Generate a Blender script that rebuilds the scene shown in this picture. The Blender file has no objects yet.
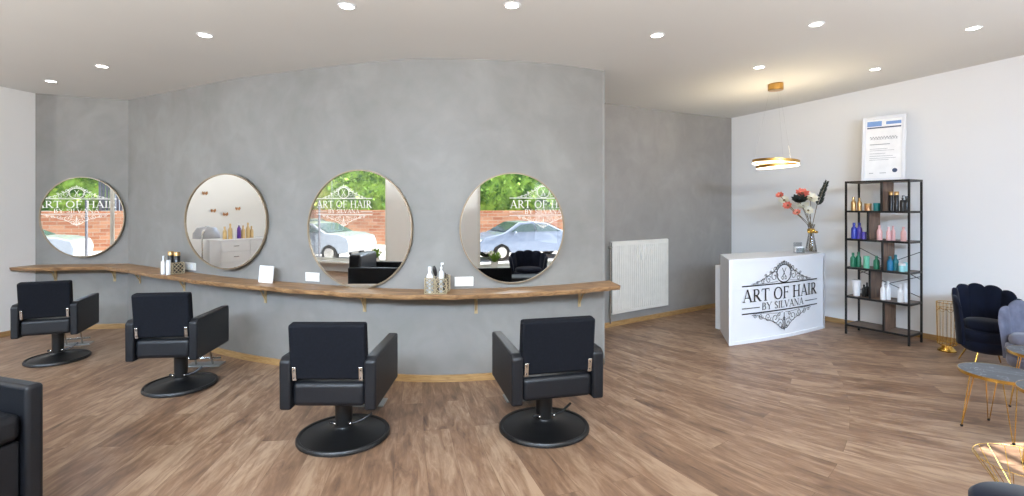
import bpy, bmesh, math, random
from mathutils import Vector, Matrix
random.seed(7)
R = math.radians
S = bpy.context.scene
COL = S.collection
F, ZC, HOR = 500.0, 1.5, 205.0

# ------------------------------------------------------------------ helpers
def at(px, py, z=0.0):
    """point on a horizontal level z that the photograph shows at (px, py)"""
    Y = F * (ZC - z) / (py - HOR)
    return Vector(((px - 512) / F * Y, Y, z))

class MB:
    def __init__(s): s.v = []; s.f = []; s.m = []
    def add(s, vs, fs, M=None, mi=0):
        n = len(s.v)
        for p in vs:
            p = Vector(p)
            if M is not None: p = M @ p
            s.v.append(tuple(p))
        for f in fs:
            s.f.append([i + n for i in f]); s.m.append(mi)
        return s
    def box(s, x0, x1, y0, y1, z0, z1, M=None, mi=0):
        vs = [(x0,y0,z0),(x1,y0,z0),(x1,y1,z0),(x0,y1,z0),(x0,y0,z1),(x1,y0,z1),(x1,y1,z1),(x0,y1,z1)]
        return s.add(vs, [(0,3,2,1),(4,5,6,7),(0,1,5,4),(1,2,6,5),(2,3,7,6),(3,0,4,7)], M, mi)
    def prism(s, poly, z0, z1, M=None, mi=0):
        n = len(poly)
        vs = [(x,y,z0) for x,y in poly] + [(x,y,z1) for x,y in poly]
        fs = [list(range(n))[::-1], list(range(n, 2*n))]
        for i in range(n):
            j = (i+1) % n; fs.append((i, j, n+j, n+i))
        return s.add(vs, fs, M, mi)
    def lathe(s, prof, seg=32, M=None, mi=0, c=(0,0,0)):
        vs = []; fs = []; k = len(prof)
        for i in range(seg):
            a = 2*math.pi*i/seg
            for r, z in prof: vs.append((c[0]+r*math.cos(a), c[1]+r*math.sin(a), c[2]+z))
        for i in range(seg):
            j = (i+1) % seg
            for q in range(k-1):
                fs.append((i*k+q, j*k+q, j*k+q+1, i*k+q+1))
        if prof[0][0] > 1e-5: fs.append([i*k for i in range(seg)][::-1])
        if prof[-1][0] > 1e-5: fs.append([i*k+k-1 for i in range(seg)])
        return s.add(vs, fs, M, mi)
    def tube(s, pts, r, seg=8, M=None, mi=0, closed=False):
        pts = [Vector(p) for p in pts]; n = len(pts)
        rs = r if isinstance(r, (list, tuple)) else [r]*n
        vs = []; fs = []
        up = None
        for i, p in enumerate(pts):
            if closed: t = pts[(i+1) % n] - pts[i-1]
            else: t = pts[min(i+1, n-1)] - pts[max(i-1, 0)]
            t.normalize()
            if up is None:
                up = Vector((0,0,1)) if abs(t.z) < .9 else Vector((1,0,0))
            a = t.cross(up)
            if a.length < 1e-4: a = t.cross(Vector((0,1,0)))
            a.normalize(); b = a.cross(t).normalized(); up = b
            for q in range(seg):
                w = 2*math.pi*q/seg
                vs.append(p + a*math.cos(w)*rs[i] + b*math.sin(w)*rs[i])
        m = n if closed else n-1
        for i in range(m):
            j = (i+1) % n
            for q in range(seg):
                w = (q+1) % seg
                fs.append((i*seg+q, i*seg+w, j*seg+w, j*seg+q))
        if not closed:
            fs.append(list(range(seg))[::-1]); fs.append([(n-1)*seg+q for q in range(seg)])
        return s.add(vs, fs, M, mi)
    def ball(s, c, r, seg=12, rings=8, M=None, mi=0):
        if not isinstance(r, (tuple, list)): r = (r, r, r)
        vs = [(c[0],c[1],c[2]-r[2])]; fs = []
        for i in range(1, rings):
            a = -math.pi/2 + math.pi*i/rings
            for j in range(seg):
                b = 2*math.pi*j/seg
                vs.append((c[0]+r[0]*math.cos(a)*math.cos(b), c[1]+r[1]*math.cos(a)*math.sin(b), c[2]+r[2]*math.sin(a)))
        vs.append((c[0],c[1],c[2]+r[2])); L = len(vs)-1
        for j in range(seg):
            k = (j+1) % seg
            fs.append((0, 1+k, 1+j)); fs.append((L, L-seg+j, L-seg+k))
            for i in range(rings-2):
                fs.append((1+i*seg+j, 1+i*seg+k, 1+(i+1)*seg+k, 1+(i+1)*seg+j))
        return s.add(vs, fs, M, mi)

def build(name, mb, mat, parent=None, bevel=0, seg=3, smooth=True, angle=38, loc=None):
    me = bpy.data.meshes.new(name)
    me.from_pydata(mb.v, [], mb.f)
    mats = mat if isinstance(mat, (list, tuple)) else [mat]
    for m in mats: me.materials.append(m)
    for p, mi in zip(me.polygons, mb.m): p.material_index = mi
    b = bmesh.new(); b.from_mesh(me)
    bmesh.ops.recalc_face_normals(b, faces=b.faces); b.to_mesh(me); b.free()
    if smooth:
        for p in me.polygons: p.use_smooth = True
        me.set_sharp_from_angle(angle=R(angle))
    me.update()
    o = bpy.data.objects.new(name, me); COL.objects.link(o)
    if parent is not None: o.parent = parent
    if loc is not None: o.location = loc
    if bevel:
        md = o.modifiers.new('bevel', 'BEVEL'); md.width = bevel; md.segments = seg
        md.limit_method = 'ANGLE'; md.angle_limit = R(35); md.harden_normals = False
        for p in me.polygons: p.use_smooth = True
    return o

def tag(o, label, cat, group=None, kind=None):
    o['label'] = label; o['category'] = cat
    if group: o['group'] = group
    if kind: o['kind'] = kind
    return o
def thing(name, label, cat, loc=(0,0,0), rz=0, group=None):
    o = bpy.data.objects.new(name, None); COL.objects.link(o)
    o.empty_display_size = .1
    o.location = loc; o.rotation_euler = (0,0,rz)
    return tag(o, label, cat, group)
def struct(name, mb, mat, parent=None, **k):
    o = build(name, mb, mat, parent, **k)
    if parent is None: o['kind'] = 'structure'
    return o
def dup(root, loc, rz, label, group=None, scale=None):
    r = root.copy(); COL.objects.link(r); r.location = loc; r.rotation_euler = (0,0,rz); r['label'] = label
    if group: r['group'] = group
    if scale: r.scale = scale if isinstance(scale, tuple) else (scale,)*3
    for ch in list(root.children):
        c = ch.copy(); COL.objects.link(c); c.parent = r
        for g in ch.children:
            d = g.copy(); COL.objects.link(d); d.parent = c
    return r

# ------------------------------------------------------------------ materials
def srgb(r, g, b):
    f = lambda c: ((c/255)/12.92 if c/255 <= .04045 else ((c/255+.055)/1.055)**2.4)
    return (f(r), f(g), f(b), 1)
def mat(name, col, rough=.5, metal=0, noise=None, bump=None, emis=None, estr=0, sheen=0, spec=None, alpha=None, coat=0):
    m = bpy.data.materials.new(name); m.use_nodes = True
    nt = m.node_tree; b = nt.nodes['Principled BSDF']
    c = srgb(*col)
    b.inputs['Base Color'].default_value = c
    b.inputs['Roughness'].default_value = rough; b.inputs['Metallic'].default_value = metal
    if spec is not None: b.inputs['Specular IOR Level'].default_value = spec
    if coat: b.inputs['Coat Weight'].default_value = coat; b.inputs['Coat Roughness'].default_value = .1
    if sheen:
        b.inputs['Sheen Weight'].default_value = sheen; b.inputs['Sheen Roughness'].default_value = .4
    if emis:
        b.inputs['Emission Color'].default_value = srgb(*emis); b.inputs['Emission Strength'].default_value = estr
    tc = nt.nodes.new('ShaderNodeTexCoord')
    sc, amt, det = noise if noise else (9, .05, 3)
    n = nt.nodes.new('ShaderNodeTexNoise'); n.inputs['Scale'].default_value = sc; n.inputs['Detail'].default_value = det
    nt.links.new(tc.outputs['Object'], n.inputs['Vector'])
    rmp = nt.nodes.new('ShaderNodeValToRGB')
    rmp.color_ramp.elements[0].position = .3; rmp.color_ramp.elements[1].position = .7
    rmp.color_ramp.elements[0].color = tuple(x*(1-amt) for x in c[:3])+(1,)
    rmp.color_ramp.elements[1].color = tuple(min(1, x*(1+amt)) for x in c[:3])+(1,)
    nt.links.new(n.outputs['Fac'], rmp.inputs['Fac']); nt.links.new(rmp.outputs['Color'], b.inputs['Base Color'])
    if bump:
        n2 = nt.nodes.new('ShaderNodeTexNoise'); n2.inputs['Scale'].default_value = bump[0]; n2.inputs['Detail'].default_value = 4
        nt.links.new(tc.outputs['Object'], n2.inputs['Vector'])
        bp = nt.nodes.new('ShaderNodeBump'); bp.inputs['Strength'].default_value = bump[1]; bp.inputs['Distance'].default_value = .01
        nt.links.new(n2.outputs['Fac'], bp.inputs['Height']); nt.links.new(bp.outputs['Normal'], b.inputs['Normal'])
    return m

def plaster(name, dark, mid, light):
    m = bpy.data.materials.new(name); m.use_nodes = True
    nt = m.node_tree; N = nt.nodes; L = nt.links; b = N['Principled BSDF']
    b.inputs['Roughness'].default_value = .55
    b.inputs['Specular IOR Level'].default_value = .25
    tc = N.new('ShaderNodeTexCoord')
    n = N.new('ShaderNodeTexNoise'); n.inputs['Scale'].default_value = 1.1; n.inputs['Detail'].default_value = 7; n.inputs['Roughness'].default_value = .62; n.inputs['Distortion'].default_value = .5
    L.new(tc.outputs['Object'], n.inputs['Vector'])
    n2 = N.new('ShaderNodeTexNoise'); n2.inputs['Scale'].default_value = 4; n2.inputs['Detail'].default_value = 6; n2.inputs['Distortion'].default_value = .8
    L.new(tc.outputs['Object'], n2.inputs['Vector'])
    mx = N.new('ShaderNodeMath'); mx.operation = 'MULTIPLY_ADD'; mx.inputs[1].default_value = .35
    L.new(n2.outputs['Fac'], mx.inputs[0])
    m2 = N.new('ShaderNodeMath'); m2.operation = 'MULTIPLY'; m2.inputs[1].default_value = .65
    L.new(n.outputs['Fac'], m2.inputs[0]); L.new(m2.outputs[0], mx.inputs[2])
    r = N.new('ShaderNodeValToRGB'); e = r.color_ramp.elements
    e[0].position = .36; e[0].color = srgb(*dark); e[1].position = .64; e[1].color = srgb(*light)
    k = e.new(.5); k.color = srgb(*mid)
    L.new(mx.outputs[0], r.inputs['Fac']); L.new(r.outputs['Color'], b.inputs['Base Color'])
    bp = N.new('ShaderNodeBump'); bp.inputs['Strength'].default_value = .12; bp.inputs['Distance'].default_value = .01
    L.new(mx.outputs[0], bp.inputs['Height']); L.new(bp.outputs['Normal'], b.inputs['Normal'])
    return m

def wood(name, dark, light, sx=1, sy=14, sz=14, rough=.5):
    m = bpy.data.materials.new(name); m.use_nodes = True
    nt = m.node_tree; N = nt.nodes; L = nt.links; b = N['Principled BSDF']
    b.inputs['Roughness'].default_value = rough
    tc = N.new('ShaderNodeTexCoord'); mp = N.new('ShaderNodeMapping'); mp.inputs['Scale'].default_value = (sx, sy, sz)
    L.new(tc.outputs['Object'], mp.inputs['Vector'])
    n = N.new('ShaderNodeTexNoise'); n.inputs['Scale'].default_value = 2.2; n.inputs['Detail'].default_value = 6; n.inputs['Distortion'].default_value = 1.2
    L.new(mp.outputs[0], n.inputs['Vector'])
    r = N.new('ShaderNodeValToRGB'); e = r.color_ramp.elements
    e[0].position = .32; e[0].color = srgb(*dark); e[1].position = .68; e[1].color = srgb(*light)
    L.new(n.outputs['Fac'], r.inputs['Fac']); L.new(r.outputs['Color'], b.inputs['Base Color'])
    return m

def floor_mat():
    m = bpy.data.materials.new('laminate_planks'); m.use_nodes = True
    nt = m.node_tree; N = nt.nodes; L = nt.links; b = N['Principled BSDF']
    b.inputs['Roughness'].default_value = .42; b.inputs['Specular IOR Level'].default_value = .35
    uv = N.new('ShaderNodeUVMap'); uv.uv_map = 'planks'
    br = N.new('ShaderNodeTexBrick')
    br.offset = .37; br.inputs['Scale'].default_value = 1
    br.inputs['Brick Width'].default_value = 1.28; br.inputs['Row Height'].default_value = .165
    br.inputs['Mortar Size'].default_value = .0012; br.inputs['Mortar Smooth'].default_value = .3
    br.inputs['Color1'].default_value = (0,0,0,1); br.inputs['Color2'].default_value = (1,1,1,1); br.inputs['Mortar'].default_value = (.5,.5,.5,1)
    L.new(uv.outputs[0], br.inputs['Vector'])
    # every plank shifts its grain
    ad = N.new('ShaderNodeVectorMath'); ad.operation = 'MULTIPLY_ADD'
    ad.inputs[1].default_value = (7, 3, 5); L.new(br.outputs['Color'], ad.inputs[0]); L.new(uv.outputs[0], ad.inputs[2])
    mp = N.new('ShaderNodeMapping'); mp.inputs['Scale'].default_value = (2.6, 14, 1); L.new(ad.outputs[0], mp.inputs['Vector'])
    n = N.new('ShaderNodeTexNoise'); n.inputs['Scale'].default_value = 1.6; n.inputs['Detail'].default_value = 8; n.inputs['Roughness'].default_value = .65; n.inputs['Distortion'].default_value = 1.0
    L.new(mp.outputs[0], n.inputs['Vector'])
    mp2 = N.new('ShaderNodeMapping'); mp2.inputs['Scale'].default_value = (1.0, 3.2, 1); L.new(ad.outputs[0], mp2.inputs['Vector'])
    n2 = N.new('ShaderNodeTexNoise'); n2.inputs['Scale'].default_value = 1.5; n2.inputs['Detail'].default_value = 4; n2.inputs['Distortion'].default_value = 2
    L.new(mp2.outputs[0], n2.inputs['Vector'])
    a1 = N.new('ShaderNodeMath'); a1.operation = 'MULTIPLY'; a1.inputs[1].default_value = .56; L.new(n.outputs['Fac'], a1.inputs[0])
    a2 = N.new('ShaderNodeMath'); a2.operation = 'MULTIPLY_ADD'; a2.inputs[1].default_value = .42; L.new(n2.outputs['Fac'], a2.inputs[0]); L.new(a1.outputs[0], a2.inputs[2])
    a3 = N.new('ShaderNodeMath'); a3.operation = 'MULTIPLY_ADD'; a3.inputs[1].default_value = .13; L.new(br.outputs['Color'], a3.inputs[0]); L.new(a2.outputs[0], a3.inputs[2])
    r = N.new('ShaderNodeValToRGB'); e = r.color_ramp.elements
    e[0].position = .34; e[0].color = srgb(80, 62, 51); e[1].position = .70; e[1].color = srgb(160, 134, 110)
    k = e.new(.52); k.color = srgb(124, 96, 75)
    L.new(a3.outputs[0], r.inputs['Fac'])
    mx = N.new('ShaderNodeMixRGB'); mx.blend_type = 'MULTIPLY'; mx.inputs['Color2'].default_value = (.62,.58,.55,1)
    L.new(br.outputs['Fac'], mx.inputs['Fac']); L.new(r.outputs['Color'], mx.inputs['Color1']); L.new(mx.outputs['Color'], b.inputs['Base Color'])
    return m

def glass_mat(name, tint=(1,1,1), gl=.08):
    m = bpy.data.materials.new(name); m.use_nodes = True
    nt = m.node_tree; N = nt.nodes; L = nt.links
    for x in list(N): N.remove(x)
    o = N.new('ShaderNodeOutputMaterial'); t = N.new('ShaderNodeBsdfTransparent'); g = N.new('ShaderNodeBsdfGlossy'); x = N.new('ShaderNodeMixShader')
    t.inputs['Color'].default_value = tint+(1,); g.inputs['Roughness'].default_value = .02
    fr = N.new('ShaderNodeFresnel'); fr.inputs['IOR'].default_value = 1.45
    mu = N.new('ShaderNodeMath'); mu.operation = 'MULTIPLY'; mu.inputs[1].default_value = gl*10
    L.new(fr.outputs[0], mu.inputs[0])
    L.new(mu.outputs[0], x.inputs['Fac']); L.new(t.outputs[0], x.inputs[1]); L.new(g.outputs[0], x.inputs[2]); L.new(x.outputs[0], o.inputs['Surface'])
    return m

def marble_mat():
    m = mat('grey_marble', (120,126,134), .5)
    nt = m.node_tree; N = nt.nodes; L = nt.links; b = N['Principled BSDF']
    tc = N.new('ShaderNodeTexCoord'); n = N.new('ShaderNodeTexNoise'); n.inputs['Scale'].default_value = 3.2; n.inputs['Detail'].default_value = 6; n.inputs['Distortion'].default_value = 1.4
    L.new(tc.outputs['Object'], n.inputs['Vector'])
    r = N.new('ShaderNodeValToRGB'); e = r.color_ramp.elements
    e[0].position = .3; e[0].color = srgb(60,64,70); e[1].position = .75; e[1].color = srgb(82,87,94)
    for p, c in ((.484, (72,77,84)), (.49, (170,175,180)), (.496, (72,77,84))):
        k = e.new(p); k.color = srgb(*c)
    L.new(n.outputs['Fac'], r.inputs['Fac']); L.new(r.outputs['Color'], b.inputs['Base Color'])
    return m
def foliage_mat(name, a, b_, scale=3):
    m = mat(name, a, .8)
    nt = m.node_tree; N = nt.nodes; L = nt.links; b = N['Principled BSDF']
    tc = N.new('ShaderNodeTexCoord'); n = N.new('ShaderNodeTexNoise'); n.inputs['Scale'].default_value = scale; n.inputs['Detail'].default_value = 6
    L.new(tc.outputs['Object'], n.inputs['Vector'])
    r = N.new('ShaderNodeValToRGB'); e = r.color_ramp.elements
    e[0].position = .38; e[0].color = srgb(*a); e[1].position = .62; e[1].color = srgb(*b_)
    L.new(n.outputs['Fac'], r.inputs['Fac']); L.new(r.outputs['Color'], b.inputs['Base Color'])
    return m
def brick_mat():
    m = mat('red_brick', (170,110,80), .9)
    nt = m.node_tree; N = nt.nodes; L = nt.links; b = N['Principled BSDF']
    tc = N.new('ShaderNodeTexCoord'); mp = N.new('ShaderNodeMapping'); mp.inputs['Rotation'].default_value = (R(90),0,0)
    L.new(tc.outputs['Object'], mp.inputs['Vector'])
    br = N.new('ShaderNodeTexBrick'); br.inputs['Scale'].default_value = 1; br.inputs['Brick Width'].default_value = .5; br.inputs['Row Height'].default_value = .16
    br.inputs['Mortar Size'].default_value = .012
    br.inputs['Color1'].default_value = srgb(176,112,80); br.inputs['Color2'].default_value = srgb(205,150,115); br.inputs['Mortar'].default_value = srgb(190,170,150)
    L.new(mp.outputs[0], br.inputs['Vector']); L.new(br.outputs['Color'], b.inputs['Base Color'])
    return m

M = {}
M['grey'] = plaster('troweled_grey_plaster', (124,122,117), (131,128,124), (139,137,132))
M['greyback'] = plaster('darker_grey_plaster', (142,138,134), (149,145,141), (157,153,149))
M['white'] = mat('white_wall_paint', (234,234,233), .8, noise=(2,.006,2))
M['ceil'] = mat('ceiling_paint', (216,218,217), .8, noise=(1,.015,2))
M['floor'] = floor_mat()
M['base'] = wood('oak_baseboard', (146,112,68), (180,144,96), 3, 3, 30)
M['oak'] = wood('oak_slab', (112,82,54), (172,134,94), 2.2, 12, 12, .45)
M['dwood'] = wood('rustic_dark_wood', (78,58,46), (128,100,80), 14, 14, 2.2)
M['dwoodh'] = wood('rustic_shelf_wood', (88,72,62), (132,112,98), 3, 14, 14)
M['leather'] = mat('black_leather', (13,15,20), .48, noise=(30,.15,3), bump=(140,.12), spec=.4)
M['fabric'] = mat('black_fabric', (15,17,23), .8, noise=(60,.2,2), spec=.15)
M['blackmetal'] = mat('black_coated_metal', (12,12,13), .42, noise=(12,.1,2))
M['chrome'] = mat('brushed_chrome', (205,203,198), .25, 1)
M['steelplate'] = mat('ribbed_steel', (150,152,152), .4, .7)
M['brass'] = mat('brass', (196,152,84), .3, 1)
M['gold'] = mat('polished_gold', (222,182,96), .25, 1)
M['bronze'] = mat('bronze_rim', (146,130,108), .4, .6)
M['bracket'] = mat('aged_brass_bracket', (176,152,112), .4, .3)
M['mirror'] = mat('mirror_silver', (236,238,238), .0, 1, noise=(1,.0,1))
M['blackline'] = mat('black_vinyl', (14,14,16), .5)
M['whitevinyl'] = mat('white_vinyl', (250,250,250), .6, emis=(255,255,255), estr=.35)  # window lettering, with a slight glow added to its white
M['lacquer'] = mat('white_lacquer', (232,234,238), .3, noise=(2,.01,1))
M['plastic'] = mat('white_plastic', (228,226,220), .4)
M['radiator'] = mat('radiator_enamel', (226,222,214), .35)
M['radside'] = mat('radiator_side_grille', (110,110,108), .5)
M['led'] = mat('led_diffuser', (255,255,255), .5, emis=(255,250,240), estr=14)
M['ledring'] = mat('warm_led_strip', (255,248,235), .5, emis=(255,236,205), estr=7)
M['glass'] = glass_mat('window_glass', (1,1,1), .07)
M['vaseglass'] = glass_mat('smoked_glass', (.90,.90,.90), .06)
M['acrylic'] = glass_mat('clear_acrylic', (.93,.95,.96), .1)
M['navy'] = mat('navy_velvet', (12,17,32), .75, noise=(7,.3,3), sheen=.12, spec=.1)
M['marble'] = marble_mat()
M['rubber'] = mat('black_rubber', (14,14,14), .8)
M['paper'] = mat('white_paper', (244,244,244), .6)
M['blueprint'] = mat('pale_blue_print', (120,156,208), .5)
M['darkprint'] = mat('navy_print', (66,78,104), .5)
M['greyprint'] = mat('grey_print', (150,152,156), .6)
M['hedge'] = foliage_mat('hedge_leaves', (62,108,34), (168,208,90), 2.2)
M['hedge2'] = foliage_mat('yellow_green_leaves', (120,150,40), (222,226,120), 1.6)
M['brick'] = brick_mat()
M['asphalt'] = mat('asphalt', (176,176,178), .9, noise=(5,.06,3))
M['pavement'] = mat('pavement', (200,194,186), .9, noise=(4,.05,3))
M['carsilver'] = mat('silver_car_paint', (150,160,178), .25, .4, coat=.6)
M['carwhite'] = mat('pale_car_paint', (150,157,166), .25, .2, coat=.6)
M['carglass'] = mat('dark_car_glass', (60,76,78), .1)
M['tyre'] = mat('tyre_rubber', (24,24,24), .8)
M['gate'] = mat('slate_grey_gate', (88,92,104), .7)
M['facade'] = mat('grey_facade', (190,190,192), .8)
M['stem'] = mat('dry_stem', (112,96,70), .8)
M['darkleaf'] = mat('dark_green_leaf', (34,42,36), .6)
M['coral'] = mat('coral_petal', (222,122,104), .6)
M['pinkp'] = mat('pink_petal', (232,150,130), .6)
M['cream'] = mat('cream_petal', (236,232,214), .6)
M['grey_hood'] = mat('grey_plastic', (150,150,154), .4)
def bcol(n, c, rough=.3, metal=0): M['b_'+n] = mat('bottle_'+n, c, rough, metal)
for n, c in dict(blue=(52,66,170), violet=(96,84,190), pink=(226,178,178), green=(30,112,82), mint=(110,190,160), teal=(22,106,118), sky=(24,110,150), pale=(150,214,220),
                 black=(16,16,18), white=(238,240,242), purple=(90,50,140), tan=(206,176,124), tealjar=(20,130,136)).items(): bcol(n, c)
bcol('goldb', (190,152,98), .3, .6); bcol('copper', (178,130,92), .3, .5)

# ------------------------------------------------------------------ plan of the room
def ceil_z(x, y):
    xx = max(-6.5, min(6, x))
    return 2.832 + .01696*xx - .01865*y + .00644*xx*xx
A1 = Vector((-5.69, 5.97)); A2 = Vector((-4.68, 6.10))
ctrl = [(-4.68,6.10),(-3.62,5.44),(-2.72,4.92),(-2.13,4.66),(-1.53,4.43),(-1.01,4.28),(-.61,4.245),(-.09,4.32),(.43,4.48),(.85,4.70)]
def catmull(P, n=8):
    P = [Vector(p) for p in P]; out = []
    for i in range(len(P)-1):
        p0 = P[i-1] if i else P[0]*2-P[1]; p1 = P[i]; p2 = P[i+1]; p3 = P[i+2] if i+2 < len(P) else P[-1]*2-P[-2]
        for k in range(n):
            t = k/n
            out.append(.5*((2*p1)+(p2-p0)*t+(2*p0-5*p1+4*p2-p3)*t*t+(3*p1-p0-3*p2+p3)*t**3))
    out.append(P[-1]); return out
CW = catmull(ctrl)
B1 = Vector((.85, 5.92)); B2 = Vector((3.33, 7.585)); RW1 = Vector((5.09, 4.97)); RW2 = Vector((5.30, 4.655))
LW0 = Vector((-5.93, 5.38))

def wall_mesh(pl, z0=0.0, thick=.0, sub=.5):
    """vertical skin along a plan polyline up to the ceiling"""
    pts = []
    for a, b in zip(pl[:-1], pl[1:]):
        n = max(1, int((b-a).length/sub))
        for k in range(n): pts.append(a.lerp(b, k/n))
    pts.append(pl[-1])
    mb = MB(); n = len(pts)
    nor = []
    for i in range(n):
        t = (pts[min(i+1, n-1)]-pts[max(i-1, 0)]).normalized(); nor.append(Vector((-t.y, t.x)))
    vs = []
    for p, q in zip(pts, nor):
        b = p + q*thick
        vs += [(p.x,p.y,z0),(p.x,p.y,ceil_z(p.x,p.y)+.02),(b.x,b.y,z0),(b.x,b.y,ceil_z(b.x,b.y)+.02)]
    fs = []
    for i in range(n-1):
        a = 4*i; b = a+4
        fs += [(a,b,b+1,a+1),(a+2,a+3,b+3,b+2),(a+1,b+1,b+3,a+3),(a,a+2,b+2,b)]
    fs += [(0,1,3,2),(4*n-4,4*n-2,4*n-1,4*n-3)]
    return mb.add(vs, fs)
def strip_mesh(pl, t, z0, z1):
    """thin board in front (room side) of a plan polyline"""
    n = len(pl); mb = MB(); vs = []
    for i, p in enumerate(pl):
        d = (pl[min(i+1, n-1)]-pl[max(i-1, 0)]).normalized(); q = Vector((d.y, -d.x))
        b = p + q*t
        vs += [(p.x,p.y,z0),(b.x,b.y,z0),(b.x,b.y,z1),(p.x,p.y,z1)]
    fs = [(0,1,2,3), (4*n-1,4*n-2,4*n-3,4*n-4)]
    for i in range(n-1):
        a = 4*i; b = a+4
        fs += [(a+k, a+(k+1) % 4, b+(k+1) % 4, b+k) for k in range(4)]
    return mb.add(vs, fs)

struct('wall_centre', wall_mesh(CW, thick=.12), M['grey'])
struct('wall_back_left', wall_mesh([A1, A2], thick=.12), M['grey'])
LW00 = Vector((-5.95, 5.28))
struct('wall_left', wall_mesh([Vector((-9,-1.2)), Vector((-9,5.32)), LW00, A1], thick=.1), M['white'])
struct('wall_return', wall_mesh([CW[-1], B1], thick=-.02), M['grey'])
struct('wall_back', wall_mesh([B1, B2], thick=.12), M['greyback'])
struct('wall_right', wall_mesh([B2, RW1, RW2], thick=.12), M['white'])
for n, pl in (('baseboard_left', [LW00, A1]), ('baseboard_back_left', [A1, A2]), ('baseboard_centre', CW), ('baseboard_back', [B1, B2]), ('baseboard_right', [B2, RW1, RW2])):
    struct(n, strip_mesh(pl, .014, 0, .058), M['base'])
b = MB(); b.box(CW[-1].x, CW[-1].x+.014, CW[-1].y, B1.y, 0, .058); struct('baseboard_return', b, M['base'])

# window wall on the right (outside the frame), with a low and a tall opening for the sun
b = MB(); X = 5.30
zt = 3.0
b.box(X, X+.12, 4.60, 4.66, 0, zt); b.box(X, X+.12, 4.02, 4.60, 1.25, zt); b.box(X, X+.12, 4.02, 4.60, 0, .1)
b.box(X, X+.12, 3.28, 4.02, 0, zt)
b.box(X, X+.12, 1.6, 3.28, 2.32, zt)
b.box(X, X+.12, -1.2, 1.6, 0, zt); b.box(X, X+.12, 1.6, 3.28, 0, .12)
struct('wall_window_side', b, M['white'])
def window(name, ax, c, a0, a1, z0, z1, muls=(), fw=.05):
    """window in the plane x=c (ax='x') or y=c (ax='y')"""
    def bx(m, p0, p1, q0, q1, d):
        if ax == 'x': m.box(c-d, c+d, p0, p1, q0, q1)
        else: m.box(p0, p1, c-d, c+d, q0, q1)
    f = MB()
    bx(f, a0, a1, z0, z0+fw, .035); bx(f, a0, a1, z1-fw, z1, .035); bx(f, a0, a0+fw, z0+fw, z1-fw, .035); bx(f, a1-fw, a1, z0+fw, z1-fw, .035)
    for m_ in muls: bx(f, m_-fw/2, m_+fw/2, z0+fw, z1-fw, .03)
    o = struct(name, f, M['plastic'])
    p = MB(); bx(p, a0+fw, a1-fw, z0+fw, z1-fw, .003)
    build('pane', p, M['glass'], o, smooth=False)
    return o
window('window_4', 'x', X+.06, 4.02, 4.60, .1, 1.25, fw=.03)
window('window_3', 'x', X+.06, 1.6, 3.28, .12, 2.32, fw=.04)
w = bpy.data.objects['window_3']
cb = MB(); cb.box(X+.045, X+.075, 1.64, 3.24, 2.14, 2.165); build('crossbar', cb, M['plastic'], w)

# street front behind the camera
YF = -1.2
b = MB()
b.box(-5.05, 1.70, YF-.15, YF, 0, 3.1); b.box(-9.1, -5.05, YF-.15, YF, 2.62, 3.3); b.box(1.70, 5.42, YF-.15, YF, 2.62, 3.1)
b.box(-9.1, -5.05, YF-.15, YF, 0, .22); b.box(1.70, 5.42, YF-.15, YF, 0, .22)
struct('wall_front', b, M['white'])
window('window_1', 'y', YF-.08, -9.0, -5.05, .22, 2.62, muls=(-7.42,), fw=.07)
window('window_2', 'y', YF-.08, 1.70, 5.30, .22, 2.62, muls=(), fw=.07)
b = MB(); b.box(-9.0, -5.05, YF, YF+.22, .20, .24); struct('trim_1', b, M['plastic'], bevel=.005)
b = MB(); b.box(1.70, 5.28, YF, YF+.22, .20, .24); struct('trim_2', b, M['plastic'], bevel=.005)

# floor, with the planks laid fanwise
def plank_uv(x, y):
    s = 3.5 - (y - 4.97*math.exp(-.67*max(-8, x)))
    v = math.asinh(.67*s)/.67
    q = y - .448*math.exp(.67*min(7, x)) - 3.5
    u = q if q > 0 else math.asinh(.67*q)/.67
    return u, v
mb = MB(); nx, ny = 156, 96; x0, y0, dx = -9.1, -1.35, .0947
for j in range(ny+1):
    for i in range(nx+1): mb.v.append((x0+i*dx, y0+j*dx, 0))
for j in range(ny):
    for i in range(nx):
        a = j*(nx+1)+i; mb.f.append([a, a+1, a+nx+2, a+nx+1]); mb.m.append(0)
fl = struct('floor', mb, M['floor'], smooth=False)
uvl = fl.data.uv_layers.new(name='planks')
for lp in fl.data.loops:
    c = fl.data.vertices[lp.vertex_index].co; uvl.data[lp.index].uv = plank_uv(c.x, c.y)
# ceiling
mb = MB(); nx, ny = 60, 38; dx = .25; x0, y0 = -9.2, -1.35
for j in range(ny+1):
    for i in range(nx+1): mb.v.append((x0+i*dx, y0+j*dx, ceil_z(x0+i*dx, y0+j*dx)))
for j in range(ny):
    for i in range(nx):
        a = j*(nx+1)+i; mb.f.append([a, a+nx+1, a+nx+2, a+1]); mb.m.append(0)
struct('ceiling', mb, M['ceil'])

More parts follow.
